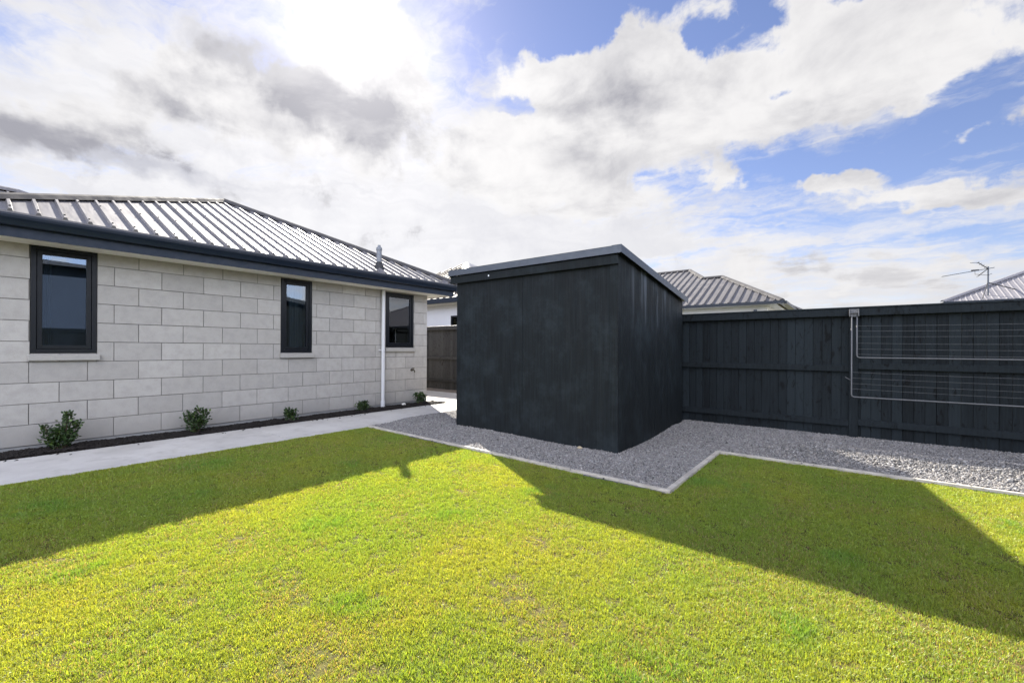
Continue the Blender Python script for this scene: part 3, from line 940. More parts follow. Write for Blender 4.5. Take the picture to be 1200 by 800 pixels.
def ring(m, x0, x1, y0, y1, z0, z1, t, tb=None):
    tb = tb or t
    m.box(x0, x1, y0, y0 + t, z0, z1)
    m.box(x0, x1, y1 - t, y1, z0, z1)
    m.box(x0, x1, y0 + t, y1 - t, z1 - t, z1)
    m.box(x0, x1, y0 + t, y1 - t, z0, z0 + tb)
for i, (y0, y1, z0, z1) in enumerate(WINS):
    m = MB()
    ring(m, WX - 0.075, WX + 0.006, y0 + 0.003, y1 - 0.003, z0 + 0.003, z1 - 0.003, 0.046)
    win = m.build('window', 'frame', house, bevel=0.003)
    m = MB()
    ring(m, WX - 0.055, WX - 0.010, y0 + 0.052, y1 - 0.052, z0 + 0.052, z1 - 0.052, 0.046)
    m.build('sash', 'frame', win, bevel=0.003)
    MB().box(WX - 0.040, WX - 0.028, y0 + 0.093, y1 - 0.093, z0 + 0.093, z1 - 0.093).build('pane', 'glass', win)
    m = MB()   # plastered reveal inside
    ring(m, WX - 0.20, WX - 0.092, y0 + 0.02, y1 - 0.02, z0 + 0.02, z1 - 0.02, 0.035)
    m.build('reveal', 'white', win)
    if i == 2:
        MB().box(WX - 0.152, WX - 0.148, y0 + 0.056, y1 - 0.056, z0 + 0.056, z1 - 0.06).build('blind', 'blind', win)
    else:      # curtain drawn to the side
        m = MB()
        ya, yb = (y0 + 0.06, y0 + 0.19) if i == 0 else (y1 - 0.30, y1 - 0.06)
        n_ = 26
        pts = [(WX - 0.215 - 0.022 * (1 + math.sin(k * 1.9)), ya + (yb - ya) * k / n_) for k in range(n_ + 1)]
        loop = [(px, py, z0 - 0.3) for px, py in pts] + [(px - 0.006, py, z0 - 0.3) for px, py in pts[::-1]]
        m.prism(loop, (0, 0, z1 - z0 + 0.25))
        m.build('curtain', 'blind', win)
        MB().box(WX - 0.60, WX - 0.58, y0 - 0.3, y1 + 0.3, 0.12, SOF - 0.02).build('inner_door', 'curtain', win)
    m = MB()
    m.tint = 0.8
    m.prism([(WX - 0.06, y0 - 0.022, z0 - 0.001), (WX + 0.052, y0 - 0.022, z0 - 0.020), (WX + 0.052, y0 - 0.022, z0 - 0.088), (WX - 0.06, y0 - 0.022, z0 - 0.088)], (0, y1 - y0 + 0.05, 0))
    m.build('sill', 'sill', win, bevel=0.006)

# soffit, fascia, gutter
EX, EZ = -7.10, 2.70                    # eave line of the roof sheet
E1, E0 = 7.04, -0.20
MB().box(-7.21, WX - 0.001, E0 + 0.1, E1 - 0.06, SOF - 0.006, SOF + 0.014).box(-14.0, WX - 0.001, WY1 + 0.001, E1 - 0.06, SOF - 0.006, SOF + 0.014).box(-14.0, WX - 0.001, E0 + 0.1, WY0 - 0.001, SOF - 0.006, SOF + 0.014).build('soffit', 'soffit', house)
m = MB()
m.box(-7.205, -7.185, E0 + 0.06, E1 - 0.04, 2.440, 2.66)
m.box(-14.0, -7.207, E1 - 0.06, E1 - 0.04, 2.440, 2.66)
m.box(-14.0, -7.207, E0 + 0.06, E0 + 0.08, 2.440, 2.66)
m.build('fascia', 'fascia', house)
def gutter_loop(d):
    """section through the gutter: (distance out from the fascia, height)"""
    return [(0.0, 2.552), (0.062, 2.552), (0.072, 2.560), (0.078, 2.578), (0.090, 2.606), (0.104, 2.630), (0.108, 2.655), (0.108, 2.672), (0.100, 2.678), (0.092, 2.672), (0.092, 2.662), (0.0, 2.650)]
m = MB()
L = gutter_loop(0)
m.prism([(-7.184 + a, E0 - 0.03, z) for a, z in L], (0, E1 - E0 + 0.09, 0))
m.prism([(-14.0, E1 - 0.039 + a, z) for a, z in L], (14.0 - 7.10, 0, 0))
m.build('gutter', 'gutter', house, bevel=0.002)

# roof of the wing: hip end over the block wall
AP = (-10.63, 3.49, 4.375)
E_R, E_L = (EX, E1, EZ), (EX, E0, EZ)
B_R, B_L = (-18.0, E1, EZ), (-18.0, E0, EZ)
AP2 = (-18.0, 3.49, 4.375)
m = MB()
m.add([E_L, E_R, AP], [(0, 1, 2)])
m.add([E_R, B_R, AP2, AP], [(0, 1, 2, 3)])
m.add([E_L, AP, AP2, B_L], [(0, 1, 2, 3)])
m.add([(p[0], p[1], p[2] - 0.03) for p in (E_L, E_R, B_R, B_L)], [(0, 1, 2, 3)])
m.add([E_L, E_R, (EX, E1, EZ - 0.03), (EX, E0, EZ - 0.03)], [(0, 1, 2, 3)])
rib_face(m, [E_L, E_R, AP], 0.2072, h=0.029, wb=0.046, wt=0.024, phase=0.11)
rib_face(m, [E_R, B_R, AP2, AP], 0.2072, phase=0.1)
rib_face(m, [E_L, AP, AP2, B_L], 0.2072, phase=0.1)
roof = m.build('roof', 'roof', house)
m = MB()
hip_cap(m, E_R, AP, 0.060)
hip_cap(m, E_L, AP, 0.050)
hip_cap(m, AP, AP2, 0.060, 0.03)
m.build('ridge_cap', 'capmetal', roof)
screw = None   # roofing screws along the purlin lines
for tpos in (0.10, 0.95, 1.85, 2.75):
    for k in range(36):
        yv = E0 + 0.11 + k * 0.2072
        z = EZ + tpos * math.sin(math.radians(25.3))
        x = EX - tpos * math.cos(math.radians(25.3))
        half = 1 - (EX - x) / (EX - AP[0])
        if not (AP[1] + (E0 - AP[1]) * half + 0.1 < yv < AP[1] + (E1 - AP[1]) * half - 0.1):
            continue
        p0 = Vector((x + 0.012, yv, z + 0.026))
        if screw is None:
            screw, first = MB().tube([p0, p0 + Vector((0.004, 0, 0.012))], 0.009, 6).build('roof_screw', 'rubber', roof), p0
        else:
            s2 = screw.copy()
            COL.objects.link(s2)
            s2.parent = roof
            s2.location = p0 - first
# higher main roof behind the wing
M0, M1 = (-15.0, 0.80, 4.75), (-15.0, -9.0, 4.75)
m = MB()
a, b, c, d = (-10.6, 5.2, 2.70), (-10.6, -9.0, 2.70), (-19.4, 5.2, 2.70), (-19.4, -9.0, 2.70)
m.add([a, M0, M1, b], [(0, 1, 2, 3)])
m.add([a, c, M0], [(0, 1, 2)])
m.add([c, d, M1, M0], [(0, 1, 2, 3)])
m.add([b, M1, d], [(0, 1, 2)])
rib_face(m, [a, M0, M1, b], 0.2072)
rf2 = m.build('roof', 'roof', house)
m = MB()
hip_cap(m, a, M0, 0.075)
hip_cap(m, M0, M1, 0.075)
m.build('ridge_cap', 'roof', rf2)
MB().box(-19.0, -11.2, -8.8, WY0 + 0.02, 0.0, 2.69).build('wall', 'block', house)

# flue with a rubber boot
m = MB()
fx, fy = -7.38, 5.13
zr = EZ + (EX - fx) * math.tan(math.radians(25.3))
m.tube([(fx, fy, zr - 0.05), (fx, fy, zr + 0.37)], 0.050, 18)
m.tube([(fx, fy, zr + 0.36), (fx, fy, zr + 0.395), (fx, fy, zr + 0.42), (fx, fy, zr + 0.435)], [0.058, 0.058, 0.045, 0.030], 18)
m.tube([(fx, fy, zr + 0.435), (fx, fy, zr + 0.46)], 0.028, 14)
m.tube([(fx, fy, zr + 0.13), (fx, fy, zr + 0.15)], 0.056, 18)
fl = m.build('flue', 'flue', house, smooth=False)
m = MB()
m.tube([(fx, fy, zr - 0.02), (fx, fy, zr + 0.05), (fx, fy, zr + 0.09), (fx, fy, zr + 0.12)], [0.095, 0.088, 0.062, 0.057], 18)
m.build('boot', 'rubber', fl)
# downpipe with brackets
m = MB()
dx, dy = WX + 0.052, 5.39
m.tube([(dx, dy, SOF), (dx, dy, 0.10)], 0.036, 18)
m.tube([(dx, dy, 0.16), (dx, dy, 0.12), (dx, dy, 0.03), (dx, dy, 0.0)], [0.039, 0.045, 0.045, 0.047], 18)
dp = m.build('downpipe', 'white', house, smooth=False)
m = MB()
for z in (1.20,):
    m.tube([(dx, dy, z - 0.014), (dx, dy, z + 0.014)], 0.040, 18)
    m.box(WX - 0.001, dx, dy - 0.075, dy - 0.030, z - 0.012, z + 0.012)
m.build('bracket', 'white', dp)
# garden tap near the corner
m = MB()
tx, ty, tz = WX, 6.17, 0.765
m.tube([(tx - 0.01, ty, tz), (tx + 0.012, ty, tz)], 0.030, 12)
m.tube([(tx, ty, tz), (tx + 0.085, ty, tz), (tx + 0.105, ty, tz - 0.015), (tx + 0.108, ty, tz - 0.055)], 0.012, 10)
m.tube([(tx + 0.06, ty, tz), (tx + 0.06, ty, tz + 0.045)], 0.009, 8)
m.tube([(tx + 0.06, ty - 0.035, tz + 0.047), (tx + 0.06, ty + 0.035, tz + 0.047)], 0.008, 8)
m.build('tap', 'brass', house)

# ================================================================== SHED
shed = thing('garden_shed', 'black stained plywood garden shed with sloping metal roof on the gravel', 'shed', (-3.46, 5.97, 0))
SX0, SX1, SY0, SY1 = -4.80, -2.125, 4.75, 7.20
def roof_z(y):
    return 2.445 + (2.075 - 2.445) * (y - 4.665) / (7.30 - 4.665)
TH_ = 0.016
m = MB(); m.tint = 0.45
m.box(SX0, -3.5325, SY0, SY0 + TH_, -0.03, 2.35); m.build('wall_panel', 'ply', shed)
m = MB(); m.tint = 0.62
m.box(-3.5275, -2.236, SY0 - 0.0008, SY0 + TH_, -0.03, 2.35); m.build('wall_panel', 'ply', shed)
m = MB(); m.tint = 0.4
m.box(-2.232, SX1 + 0.002, SY0 - 0.019, SY0 - 0.0012, -0.03, 2.30); m.build('corner_trim', 'ply', shed, bevel=0.002)
m = MB(); m.tint = 0.4
m.box(-2.234, SX1 - 0.018, SY0, SY0 + TH_, -0.03, 2.35); m.build('wall_panel', 'ply', shed)
for (a, b, t) in ((SY0 + 0.0015, 5.946, .5), (5.950, SY1, .58)):
    m = MB(); m.tint = t
    m.prism([(SX1 - TH_, a, -0.03), (SX1 - TH_, b, -0.03), (SX1 - TH_, b, roof_z(b) - 0.05), (SX1 - TH_, a, roof_z(a) - 0.05)], (TH_, 0, 0))
    m.build('wall_panel', 'ply', shed)
m = MB()
m.prism([(SX0, SY0 + 0.018, -0.03), (SX0, SY1, -0.03), (SX0, SY1, roof_z(SY1) - 0.05), (SX0, SY0 + 0.018, roof_z(SY0) - 0.05)], (TH_, 0, 0))
m.build('wall_panel', 'ply', shed)
m = MB()
m.box(SX0 + 0.018, SX1 - 0.018, SY1 - TH_, SY1 - 0.001, -0.03, roof_z(SY1) - 0.06)
m.build('wall_panel', 'ply', shed)
m = MB(); m.tint = 0.7
m.box(-4.885, SX1 + 0.006, SY0 - 0.060, SY0 - 0.022, 2.245, 2.352); m.build('fascia', 'ply', shed, bevel=0.002)
m = MB()   # roof deck and its folded flashings
RX0, RX1, RY0, RY1 = -4.905, -2.062, 4.665, 7.285
m.prism([(RX0 + .004, RY0 + .004, roof_z(RY0) - 0.040), (RX0 + .004, RY0 + .004, roof_z(RY0) - 0.004), (RX0 + .004, RY1, roof_z(RY1) - 0.004), (RX0 + .004, RY1, roof_z(RY1) - 0.040)], (RX1 - RX0 - .008, 0, 0))
rib_face(m, [(RX0 + .1, RY0 + .05, roof_z(RY0 + .05)), (RX1 - .1, RY0 + .05, roof_z(RY0 + .05)), (RX1 - .1, RY1, roof_z(RY1)), (RX0 + .1, RY1, roof_z(RY1))], 0.2, h=0.02, lift=-0.003)
roof_s = m.build('roof', 'darkroof', shed)
m = MB()
m.box(RX0, RX1, RY0 - 0.003, RY0 + 0.001, roof_z(RY0) - 0.080, roof_z(RY0) + 0.006)
m.box(RX0, RX1, RY0 - 0.006, RY0 - 0.0032, roof_z(RY0) - 0.084, roof_z(RY0) - 0.075)
for xx in (RX0 - 0.002, RX1):
    m.prism([(xx, RY0 - 0.003, roof_z(RY0) - 0.080), (xx, RY0 - 0.003, roof_z(RY0) + 0.008), (xx, RY1, roof_z(RY1) + 0.008), (xx, RY1, roof_z(RY1) - 0.080)], (0.003, 0, 0))
m.prism([(RX1 - 0.12, RY0 - 0.002, roof_z(RY0) + 0.0085), (RX1 + 0.0025, RY0 - 0.002, roof_z(RY0) + 0.0085), (RX1 + 0.0025, RY0 - 0.002, roof_z(RY0) + 0.0115), (RX1 - 0.12, RY0 - 0.002, roof_z(RY0) + 0.0115)], (0, RY1 - RY0, roof_z(RY1) - roof_z(RY0)))
m.box(RX0, RX1 - 0.122, RY0 - 0.003, RY0 + 0.10, roof_z(RY0) + 0.002, roof_z(RY0) + 0.006)
m.build('flashing', 'flash', roof_s)
m = MB()
m.tube([(-4.10, SY0 - 0.061, 2.30), (-4.10, SY0 - 0.0625, 2.30)], 0.012, 12)
m.build('paint_dab', 'paint', shed)

# ================================================================== FENCES
def fence(name, label, cat, x0, x1, y, z0, z1, mt, posts, rails, capz, side=-1, wpal=0.104, group=None, cap_mat=None):
    root = thing(name, label, cat, ((x0 + x1) / 2, y, 0), group)
    rr = random.Random(hash((x0, y)) % 1000 if False else int(abs(x0 * 10 + y * 7)))
    m = MB()
    x = x0
    while x < x1 - 0.02:
        w = min(wpal * rr.uniform(0.97, 1.03), x1 - x)
        m.tint = rr.random()
        d = rr.uniform(-0.003, 0.003)
        m.box(x + 0.0018, x + w - 0.0018, y + 0.002 + d, y + 0.020 + d, z0 + rr.uniform(-0.01, 0.01), z1 - 0.03)
        m.tint = 0.0
        m.box(x + w - 0.014, x + w + 0.014, y + 0.0265, y + 0.032, z0, z1 - 0.035)
        x += w
    m.build('palings', mt, root, bevel=0.0015)
    m = MB(); m.tint = 0.45
    m.box(x0, x1, y - 0.075, y - 0.050, capz - 0.098, capz)
    m.build('top_board', mt, root, bevel=0.003)
    m = MB(); m.tint = 0.6
    m.box(x0, x1, y - 0.085, y + 0.03, capz + 0.001, capz + 0.020)
    m.build('capping', cap_mat or mt, root, bevel=0.003)
    for px in posts:
        m = MB(); m.tint = rr.random() * 0.6
        m.box(px - 0.048, px + 0.048, y - 0.049, y - 0.0012, -0.1, capz - 0.005)
        m.build('post', mt, root, bevel=0.004)
    xs = [x0] + sorted(posts) + [x1]
    for a, b, zs in zip(xs[:-1], xs[1:], rails):
        for z in zs:
            m = MB(); m.tint = rr.random() * 0.7
            m.box(a + (0.050 if a != x0 else 0), b - (0.050 if b != x1 else 0), y - 0.047, y - 0.0035, z, z + 0.082)
            m.build('rail', mt, root, bevel=0.004)
    return root
fence('painted_fence', 'tall black painted paling fence standing behind the gravel and the shed', 'fence',
      -5.5, 4.45, 7.36, 0.0, 1.79, 'paling', [-2.60, 0.052, 2.70],
      [(0.235, 0.965), (0.235, 0.965), (0.256, 1.002), (0.25, 0.985)], 1.805)
fence('weathered_fence', 'grey brown weathered paling fence seen between the house corner and shed', 'fence',
      -17.0, -5.5, 8.93, 0.02, 1.90, 'weathered', [-16.5, -14.1, -11.7, -8.6, -6.2], [(0.25, 0.92)] * 6, 1.895, cap_mat='capping')
def fence_y(name, label, x, y0, y1, mt, capz):
    root = thing(name, label, 'fence', (x, (y0 + y1) / 2, 0))
    m = MB()
    y = y0
    rr = random.Random(5)
    while y < y1 - 0.02:
        w = min(0.104, y1 - y)
        m.tint = rr.random()
        m.box(x + rr.uniform(-.003, .003), x + 0.018, y + 0.0018, y + w - 0.0018, 0.0, capz - 0.02)
        y += w
    m.build('palings', mt, root)
    MB().box(x - 0.08, x + 0.03, y0, y1, capz, capz + 0.02).build('capping', mt, root)
    for z in (0.25, 1.0, capz - 0.09):
        MB().box(x - 0.047, x - 0.004, y0, y1, z, z + 0.085).build('rail', mt, root)
    return root
fence_y('side_fence', 'dark paling fence along the side boundary, mirrored low in the nearest window', 4.49, -9.0, 7.30, 'paling', 1.80)
fence_y('return_fence', 'short dark paling fence behind the shed joining the two long fences', -5.52, 7.40, 8.84, 'paling', 1.79)
m = MB()
for k, dz in enumerate((0, -0.018, -0.034)):
    m.box(0.468 + 0.003 * k, 0.478 + 0.003 * k, 7.352, 7.358, 0.55 + dz, 0.558 + dz + 0.003)
m.box(0.487, 0.505, 7.271, 7.284, 1.77, 1.80)

# ================================================================== CLOTHESLINE folded flat on the fence
cl = thing('clothesline', 'galvanised fold down wire clothesline hanging flat against the black fence', 'clothesline', (1.2, 7.2, 1.7))
cy1, cy2 = 7.185, 7.215
XR = 2.42
def arm(x0, x1, z0, z1, y, r=0.011):
    k = 0.03
    return [(x0, y, z1), (x0, y, z0 + k), (x0 + k * .3, y, z0 + k * .3), (x0 + k, y, z0), (x1 - k, y, z0), (x1 - k * .3, y, z0 + k * .3), (x1, y, z0 + k), (x1, y, z1)]
fo = MB().tube(arm(0.030, XR, 0.642, 1.72, cy1), 0.0085, 10).build('outer_frame', 'galv', cl, smooth=True)
fi = MB().tube(arm(0.084, XR - 0.055, 1.155, 1.72, cy2), 0.0085, 10).build('inner_frame', 'galv', cl, smooth=True)
m = MB()
for xx in (0.002, XR - 0.085):
    m = MB()
    m.box(xx, xx + 0.105, 7.225, 7.284, 1.690, 1.790)
    m.box(xx + 0.002, xx + 0.012, 7.165, 7.225, 1.695, 1.785)
    m.box(xx + 0.093, xx + 0.103, 7.165, 7.225, 1.695, 1.785)
    m.tube([(xx + 0.0, 7.195, 1.742), (xx + 0.106, 7.195, 1.742)], 0.009, 10)
    m.build('bracket', 'galv', cl, bevel=0.003)
m = MB()
m.tube([(0.030, cy1 - 0.012, 0.86), (0.000, cy1 - 0.02, 0.875), (-0.035, cy1 - 0.01, 0.90)], 0.004, 6)
m.build('hook', 'galv', cl)
rr = random.Random(9)
for z in (1.570, 1.502, 1.430, 1.345, 1.268, 1.200):
    sag = rr.uniform(0.006, 0.014)
    MB().tube([(0.084 + (XR - 0.139) * t, cy2, z - 0.010 * t * 1.2 - sag * 4 * t * (1 - t)) for t in np.linspace(0, 1, 9)], 0.0020, 6, False).build('line', 'line', cl)
for z in (0.965, 0.888, 0.818, 0.748):
    sag = rr.uniform(0.004, 0.012)
    MB().tube([(0.030 + (XR - 0.030) * t, cy1, z - 0.012 * t - sag * 4 * t * (1 - t)) for t in np.linspace(0, 1, 9)], 0.0020, 6, False).build('line', 'line', cl)

# ================================================================== SHRUBS in the mulch
def shrub(label, x, y, h, w, seed, branches, leaf=0.030):
    rr = random.Random(seed)
    root = thing('shrub', label, 'shrub', (x, y, 0.02), 'young shrubs planted in the mulch by the wall')
    sm = MB()
    lv, lt, lc = [], [], []
    def leaf_at(p, d, size):
        d = Vector(d).normalized()
        s = d.cross(Vector((rr.uniform(-1, 1), rr.uniform(-1, 1), rr.uniform(0.1, 1)))).normalized()
        n = s.cross(d)
        b = len(lv)
        for (l_, w_, u_) in ((0, 0, 0), (.35, .34, -.05), (.35, -.34, -.05), (.72, .30, -.02), (.72, -.30, -.02), (1.0, 0, -.10), (.5, 0, .07)):
            lv.append(tuple(Vector(p) + d * l_ * size + s * w_ * size + n * u_ * size))
        lt.extend([(b, b + 6, b + 1), (b, b + 2, b + 6), (b + 1, b + 6, b + 3), (b + 2, b + 4, b + 6), (b + 3, b + 6, b + 5), (b + 4, b + 5, b + 6)])
        g = rr.uniform(0.6, 1.35)
        c = (0.030 * g, 0.058 * g, 0.017 * g) if rr.random() > 0.12 else (0.075 * g, 0.12 * g, 0.03 * g)
        lc.extend([c] * 7)
    for (bx, by, top, fat, n) in branches:
        tip = Vector((x + bx, y + by, top))
        base = Vector((x + bx * 0.12, y + by * 0.12, 0.01))
        mid = base.lerp(tip, 0.45) + Vector((bx * 0.15, by * 0.15, 0))
        path = [base, base.lerp(mid, .5), mid, mid.lerp(tip, .55), tip]
        sm.tube(path, [0.007, 0.0055, 0.0045, 0.003, 0.0015], 6)
        for k in range(int(n * 1.45)):
            t = 0.22 + 0.78 * rr.random() ** 0.8
            p = (base.lerp(mid, t / .45) if t < .45 else mid.lerp(tip, (t - .45) / .55))
            spread = fat * (1 - 0.45 * abs(t - 0.55) / 0.55)
            off = Vector((rr.gauss(0, 1), rr.gauss(0, 1), rr.gauss(0, .7))) * spread * 0.5
            q = p + off
            if rr.random() < 0.35:
                sm.tube([p, q], [0.0018, 0.001], 4, False)
            leaf_at(q, off * 8 + Vector((rr.uniform(-.5, .5), rr.uniform(-.5, .5), rr.uniform(0, .9))), leaf * 1.15 * rr.uniform(0.7, 1.25))
    sm.build('stems', 'stem', root)
    me = fast_mesh('foliage', np.array(lv), np.array(lt), 'leaf', 'leaf_colour', np.array(lc), smooth=True)
    me.parent = root
    me.matrix_parent_inverse = Matrix.Translation(-Vector((x, y, 0.02)))
G_ = None
shrub('largest dark green shrub with three upright branches, under the widest spaced window', -7.40, 0.74, .46, .4, 1,
      [(0.02, 0.06, .44, .07, 170), (-0.02, -0.13, .31, .055, 90), (0.02, 0.14, .32, .05, 80), (0.02, -0.03, .26, .08, 170), (0.03, 0.06, .22, .08, 120), (0.0, -0.08, .20, .06, 90)])
shrub('bushy round topped dark green shrub midway between the first two windows', -7.38, 2.09, .38, .3, 2,
      [(0, 0.02, .36, .08, 130), (0.02, 0.11, .32, .07, 100), (-.02, -0.10, .31, .07, 100), (0.05, 0.05, .24, .07, 70), (0.03, -.05, .22, .08, 80)])
shrub('small compact shrub in the mulch just below the middle window', -7.36, 3.40, .22, .2, 3,
      [(0, -.03, .23, .06, 80), (0, .06, .19, .06, 80), (.03, .02, .15, .07, 70), (0, -.07, .2, .04, 40)])
shrub('small squat shrub growing a little left of the white downpipe', -7.42, 4.80, .22, .22, 4,
      [(0, -.08, .19, .06, 70), (0, .08, .20, .06, 80), (.03, 0, .2, .06, 80), (0, 0.02, .13, .08, 60)])
shrub('lighter spiky shrub at the house corner, last one in the mulch strip', -7.46, 6.24, .26, .22, 5,
      [(-.02, -.08, .25, .05, 60), (0, .06, .26, .05, 60), (.03, 0, .24, .05, 60), (.04, .10, .2, .05, 40)], leaf=0.036)

# stray stones
def rock(name, label, x, y, z, r, mt, seed):
    rr = random.Random(seed)
    bm = bmesh.new()
    bmesh.ops.create_icosphere(bm, subdivisions=2, radius=1)
    for v in bm.verts:
        v.co = Vector((v.co.x * r[0], v.co.y * r[1], v.co.z * r[2])) * rr.uniform(0.88, 1.1) + Vector((x, y, z))
    me = bpy.data.meshes.new(name)
    bm.to_mesh(me)
    bm.free()
    me.materials.append(MT[mt])
    o = bpy.data.objects.new(name, me)
    COL.objects.link(o)
    tag(o, label, 'stone')
rock('stone', 'smooth white stone lying in the mulch beside the downpipe', -7.50, 5.85, 0.045, (0.035, 0.055, 0.03), 'pale_stone', 2)
rock('rock', 'single tan rock lying on gravel at the foot of the shed front', -2.60, 4.69, 0.035, (0.032, 0.025, 0.022), 'tan_stone', 3)

# ================================================================== NEIGHBOURING HOUSES
def roofed(root, faces, ribbed, caps, mt, cap_mt, spacing=0.25, h=0.034, r=0.09):
    m = MB()
    for f in faces:
        m.add(f, [tuple(range(len(f)))])
    for f in ribbed:
        rib_face(m, f, spacing, h)
    rf = m.build('roof', mt, root)
    m = MB()
    for a, b in caps:
        hip_cap(m, a, b, r)
    m.build('ridge_cap', cap_mt, rf)
    return rf
# behind the shed to the right: long hip roof with a lower wing
n2 = thing('neighbour_house', 'neighbouring white house with dark ribbed hip roof rising behind the shed', 'house', (-6.5, 18.5, 0))
A, B, C, D = (-15, 14.9, 2.7), (-1.55, 14.9, 2.7), (-1.3, 20.2, 2.7), (-3.3, 20.2, 2.7)
P1, P0, V, P2 = (-5.28, 18.9, 4.56), (-12.0, 18.9, 4.56), (-4.40, 17.6, 3.97), (-3.75, 17.6, 3.97)
Vb = (-4.35, 18.6, 3.8)
roofed(n2, [[A, B, P2, V, P1, P0], [B, C, P2], [C, D, V, P2], [D, (-3.3, 22.9, 2.7), P1, V], [(-3.3, 22.9, 2.7), (-15, 22.9, 2.7), P0, P1], [A, P0, (-15, 22.9, 2.7)]],
       [[A, B, P2, V, P1, P0], [B, C, P2]], [(B, P2), (C, P2), (V, P2), (P1, V), (P1, P0), (A, P0)], 'midroof', 'capmetal', 0.25, 0.035, 0.055)
m = MB()
m.box(-14.6, -2.0, 15.35, 15.6, 0, 2.65).box(-2.25, -2.0, 15.605, 19.8, 0, 2.65).box(-14.6, -14.35, 15.605, 22.5, 0, 2.65)
m.build('wall', 'render_white', n2)
MB().box(-14.95, -1.7, 14.98, 15.345, 2.62, 2.64).box(-1.998, -1.72, 15.35, 20.1, 2.62, 2.64).build('soffit', 'render_white', n2)
MB().box(-15, -1.5, 14.82, 14.96, 2.62, 2.705).box(-1.62, -1.44, 14.965, 20.2, 2.62, 2.705).build('gutter', 'gutter', n2)
m = MB()
m.tube([(-2.30, 15.25, 0), (-2.30, 15.25, 2.50)], 0.05, 10)
m.build('downpipe', 'flash', n2)
# between our house and the shed: tiled hip roof, white gable wall
n1 = thing('tiled_house', 'neighbouring white house with brown tiled hip roof beyond the weathered fence', 'house', (-13.2, 13.7, 0))
c1, c2, c3, c4 = (-9.4, 9.95, 2.92), (-9.4, 17.4, 2.92), (-17.0, 17.4, 2.92), (-17.0, 9.95, 2.92)
q1, q2 = (-13.1, 13.55, 4.87), (-13.5, 13.85, 4.87)
roofed(n1, [[c4, c1, q1, q2], [c1, c2, q1], [c2, c3, q2, q1], [c3, c4, q2]], [[c4, c1, q1, q2], [c1, c2, q1]],
       [(c1, q1), (c2, q1), (c4, q2), (q1, q2)], 'tile', 'capping', 0.30, 0.045, 0.12)
m = MB()
rects = cut([(-16.6, -9.8, 0.0, 2.80)], (-10.75, -10.05, 1.3, 2.36))
for (a, b, c, d) in rects:
    m.box(a, b, 10.35, 10.5, c, d)
m.box(-9.95, -9.8, 10.505, 17.0, 0, 2.80)
m.build('wall', 'render_white', n1)
MB().box(-16.95, -9.45, 9.90, 10.02, 2.76, 2.92).box(-9.44, -9.32, 9.95, 17.4, 2.76, 2.92).build('gutter', 'gutter', n1)
MB().box(-16.9, -9.5, 10.025, 10.348, 2.74, 2.76).build('soffit', 'soffit', n1)
m = MB()
m.box(-10.75, -10.70, 10.34, 10.42, 1.3, 2.36).box(-10.10, -10.05, 10.34, 10.42, 1.3, 2.36).box(-10.70, -10.10, 10.34, 10.42, 2.31, 2.36).box(-10.70, -10.10, 10.34, 10.42, 1.3, 1.35)
w1 = m.build('window', 'frame', n1)
MB().box(-10.70, -10.10, 10.385, 10.395, 1.35, 2.31).build('pane', 'glass', w1)
MB().box(-10.9, -9.96, 10.7, 10.75, 1.0, 2.6).build('inner_wall', 'inner', n1)
# far right: pale grey ribbed hip roof
n3 = thing('grey_roofed_house', 'distant house with pale grey ribbed metal roof above the fence', 'house', (8, 23, 0))
a1, a2, a3, a4 = (2.2, 18.0, 2.7), (16, 18.0, 2.7), (16, 28.0, 2.7), (2.2, 28.0, 2.7)
r1, r2 = (7.1, 23.0, 5.03), (11.0, 23.0, 5.03)
roofed(n3, [[a1, a2, r2, r1], [a2, a3, r2], [a3, a4, r1, r2], [a4, a1, r1]], [[a1, a2, r2, r1], [a4, a1, r1]], [(a1, r1), (a4, r1), (r1, r2), (a2, r2)], 'lightroof', 'lightroof', 0.13, 0.008, 0.04)
MB().box(2.65, 15.6, 18.45, 27.6, 0, 2.68).build('wall', 'render_white', n3)
MB().box(2.2, 16, 17.88, 17.99, 2.56, 2.70).build('gutter', 'gutter', n3)
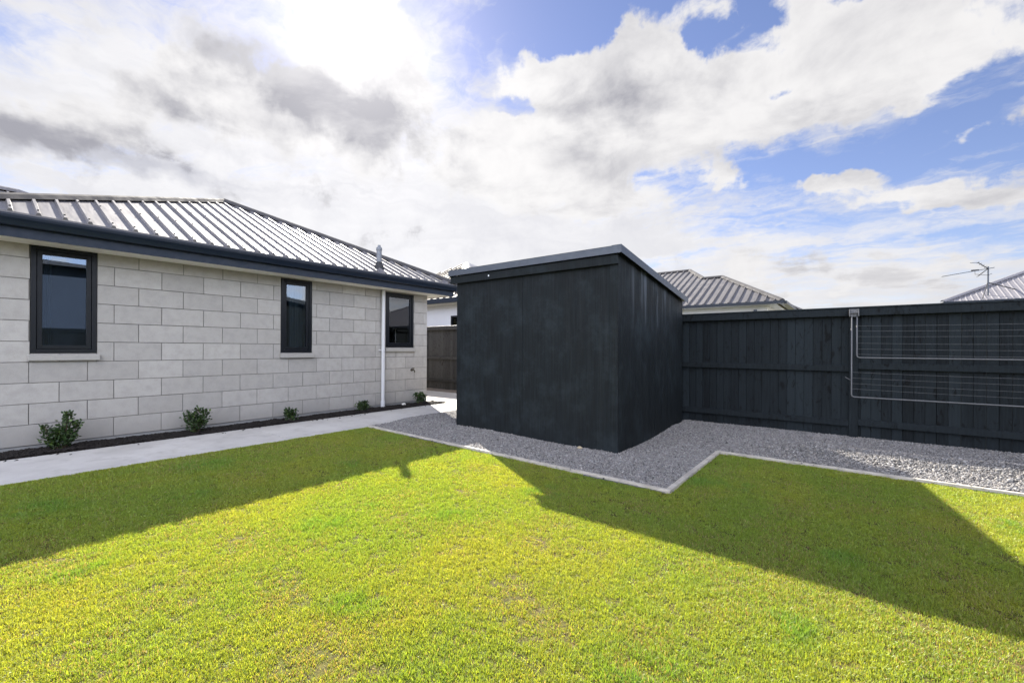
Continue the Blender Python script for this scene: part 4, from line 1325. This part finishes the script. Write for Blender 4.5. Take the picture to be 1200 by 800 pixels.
# aerial on that roof
def az_pt(x, y, z):
    return Vector((x, y, z))
an = thing('tv_aerial', 'thin metal television aerial on a mast standing above the fence top', 'aerial', (3.18, 18.35, 2.86))
mx, my = 3.18, 18.35
MB().tube([(mx, my, 2.80), (mx, my, 3.70)], 0.018, 8).build('mast', 'flash', an)
m = MB()
m.tube([(mx + .01, my, 3.23), (mx + 0.62, my + 0.35, 3.02)], 0.014, 6)
m.tube([(mx - .01, my, 3.23), (mx - 0.16, my - 0.25, 2.72)], 0.011, 6)
m.build('stay', 'rubber', an)
m = MB()
b0, b1 = Vector((mx + 0.12, my - 0.02, 3.655)), Vector((mx - 0.98, my - 0.22, 3.475))
m.tube([b0, b1], 0.010, 6)
for k in range(22):
    p = b1.lerp(b0, k / 27.0)
    m.tube([p + Vector((0.012, -0.085, 0)), p + Vector((-0.012, 0.085, 0))], 0.0045, 5)
m.build('boom', 'flash', an)
m = MB()
j = b0.lerp(b1, 0.12)
for s in (1, -1):
    e = j + Vector((-0.20, 0, 0.20 * s))
    m.tube([j, e], 0.012, 6)
    for k in range(4):
        p = j.lerp(e, 0.25 + k * 0.25)
        m.tube([p + Vector((0, -0.16, 0)), p + Vector((0, 0.16, 0))], 0.006, 5)
m.tube([j + Vector((-.20, 0, .20)), j + Vector((-.36, 0, .205))], 0.007, 5)
m.tube([j + Vector((-.26, 0, -.02)), j + Vector((-.26, 0, -.14)), j + Vector((0.0, 0, -.19)), j + Vector((0.08, 0, -.15))], 0.006, 5)
m.box(j.x - 0.34, j.x - 0.18, j.y - 0.03, j.y + 0.03, j.z - 0.04, j.z - 0.005)
m.build('reflector', 'rubber', an)
# dark clad house beyond the side fence (it is what the nearest window mirrors)
n4 = thing('dark_clad_house', 'dark navy clad house beyond the side fence, mirrored in the nearest window', 'house', (11, 1, 0))
MB().box(6.6, 15.0, -7.0, 4.6, 0, 4.05).build('wall', 'navy', n4)
e1, e2, e3, e4 = (6.2, -7.4, 4.05), (15.4, -7.4, 4.05), (15.4, 5.0, 4.05), (6.2, 5.0, 4.05)
roofed(n4, [[e4, e1, (10.8, -3.0, 4.9), (10.8, 0.6, 4.9)], [e1, e2, (10.8, -3.0, 4.9)], [e2, e3, (10.8, 0.6, 4.9), (10.8, -3.0, 4.9)], [e3, e4, (10.8, 0.6, 4.9)], [e1, e2, e3, e4]], [], [((10.8, -3.0, 4.9), (10.8, 0.6, 4.9))], 'darkroof', 'darkroof')
